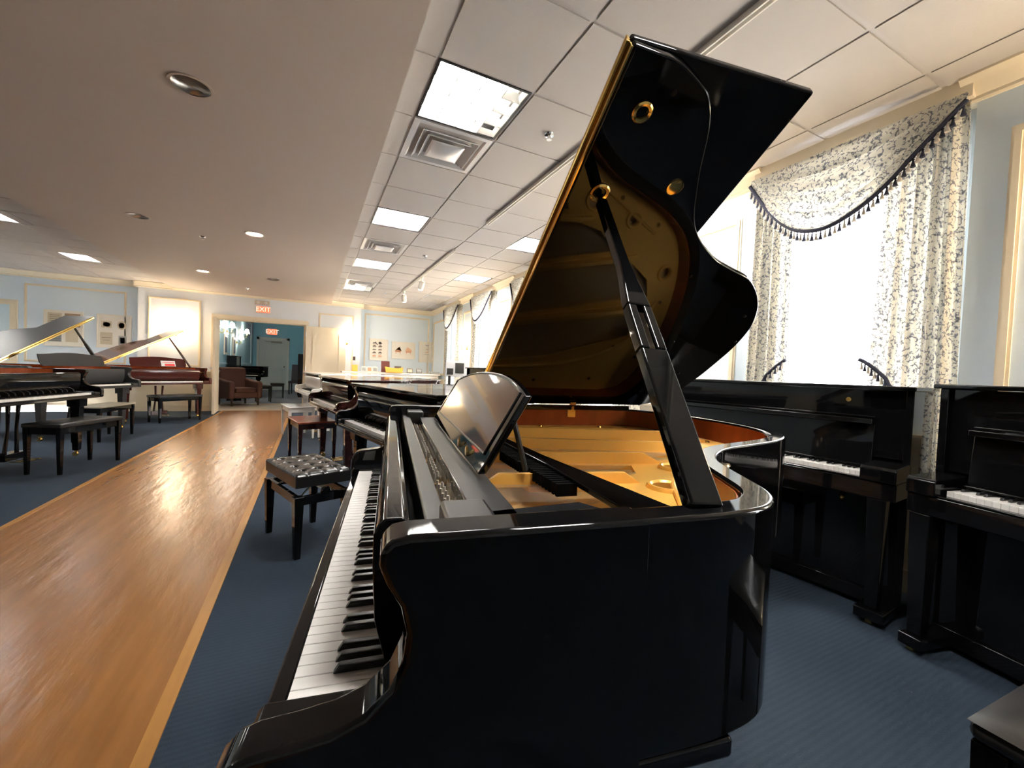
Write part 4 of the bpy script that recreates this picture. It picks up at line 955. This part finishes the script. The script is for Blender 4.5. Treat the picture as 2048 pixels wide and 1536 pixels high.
e = empty('tall_cabinet', (-.12, 16.2, 0), 0, 'tall dark cabinet at the right edge of the doorway view', 'cabinet')
MB().box(-.3, .35, -.3, .3, .06, 1.5).build('body', blacks, e, bevel=.006); MB().box(-.28, .33, -.28, .28, 0, .06).build('plinth', blacks, e); MB().box(-.29, .02, -.32, -.3, .1, 1.46).build('door', black, e, bevel=.003); MB().box(.03, .34, -.32, -.3, .1, 1.46).build('door', black, e, bevel=.003)
# ------------------------------------------------------------------ display ledge and the things on it
LZ = 1.03; LY = 10.55
e = empty('display_table', (2.15, LY+.2, 0), 0, 'long white display table before the posters', 'table')
MB().box(-1.5, .90, -.22, .22, LZ-.04, LZ).build('table_top', whitepaint, e, bevel=.004); MB().box(-1.45, .85, -.18, .18, LZ-.12, LZ-.04).build('apron', whitepaint, e, smooth=0)
for x in (-1.42, .82):
    for y in (-.17, .17): MB().taper(x, y, 0, LZ-.12, .05, .06).build('leg', whitepaint, e)
def standing(x, w_, h_, m, label, cat='book', t=.03, name='book', lean=12, inset=None):
    e = empty(name, (x, LY+.14, LZ), 0, label, cat); e.rotation_euler = (math.radians(-lean), 0, 0)
    MB().box(-w_/2, w_/2, -t, 0, 0.004, h_).build('cover', m, e, bevel=.003)
    if inset: MB().box(-w_*.36, w_*.36, -t-.002, -t, h_*.15, h_*.8).build('picture', inset, e, smooth=0)
standing(.95, .13, .16, yellow, 'small yellow picture card left of the photo strip, on the display table', 'card', name='card')
for k, (x, c, i) in enumerate(((1.16, framew, inkg), (1.29, framew, inkr), (1.42, framew, inkg))): standing(x, .12, .13, c, ('small framed photo, leftmost of the trio on the display table', 'middle framed photo of the trio on the display table', 'rightmost framed photo of the trio on the display table')[k], 'photo', name='photo_frame', inset=i)
standing(1.67, .20, .28, redb, 'dark red upright book behind the yellow cloth bundle', t=.04, lean=6)
e = empty('yellow_bundle', (1.86, LY+.0, LZ), 0, 'bright yellow folded banner with a raised end on the display table', 'banner')
MB().prism([(-.20, 0), (.20, 0), (.22, .14), (.10, .12), (-.05, .12), (-.23, .15), (-.21, .06)], 'xz', -.05, .03).build('cloth_fold', yellow, e, bevel=.012, seg=3); MB().box(-.19, .19, -.055, .035, 0, .02).build('edge_band', mat('amber_band', (.7, .33, .04), .6), e)
standing(1.98, .16, .17, inkd, 'dark book just right of the yellow banner')
for x, m, l in ((2.28, inky, 'small tan framed card, left of the pair past the yellow banner'), (2.52, inkg, 'small grey framed card, right of the pair past the yellow banner')): standing(x, .15, .12, framed, l, 'card', name='card', inset=m)
standing(2.90, .24, .06, inkg, 'flat grey booklet stack at the corner end of the display table', lean=0, t=.16)
e = empty('display_board', (2.30, 7.62, 0), math.radians(4), 'grey board with two dark frames standing behind the music desk arch', 'board')
MB().box(0, .45, -.02, 0, 1.03, 1.34).build('panel', greyp, e, bevel=.003)
MB().box(.02, .15, -.028, -.0205, 1.07, 1.19).build('dark_frame', blacks, e); MB().box(.19, .37, -.028, -.0205, 1.10, 1.30).build('dark_frame', blacks, e)
MB().box(.05, .09, -.05, -.02, 0, 1.05).box(.36, .40, -.05, -.02, 0, 1.05).box(.05, .40, -.18, .14, 0, .03).build('stand', blacks, e)
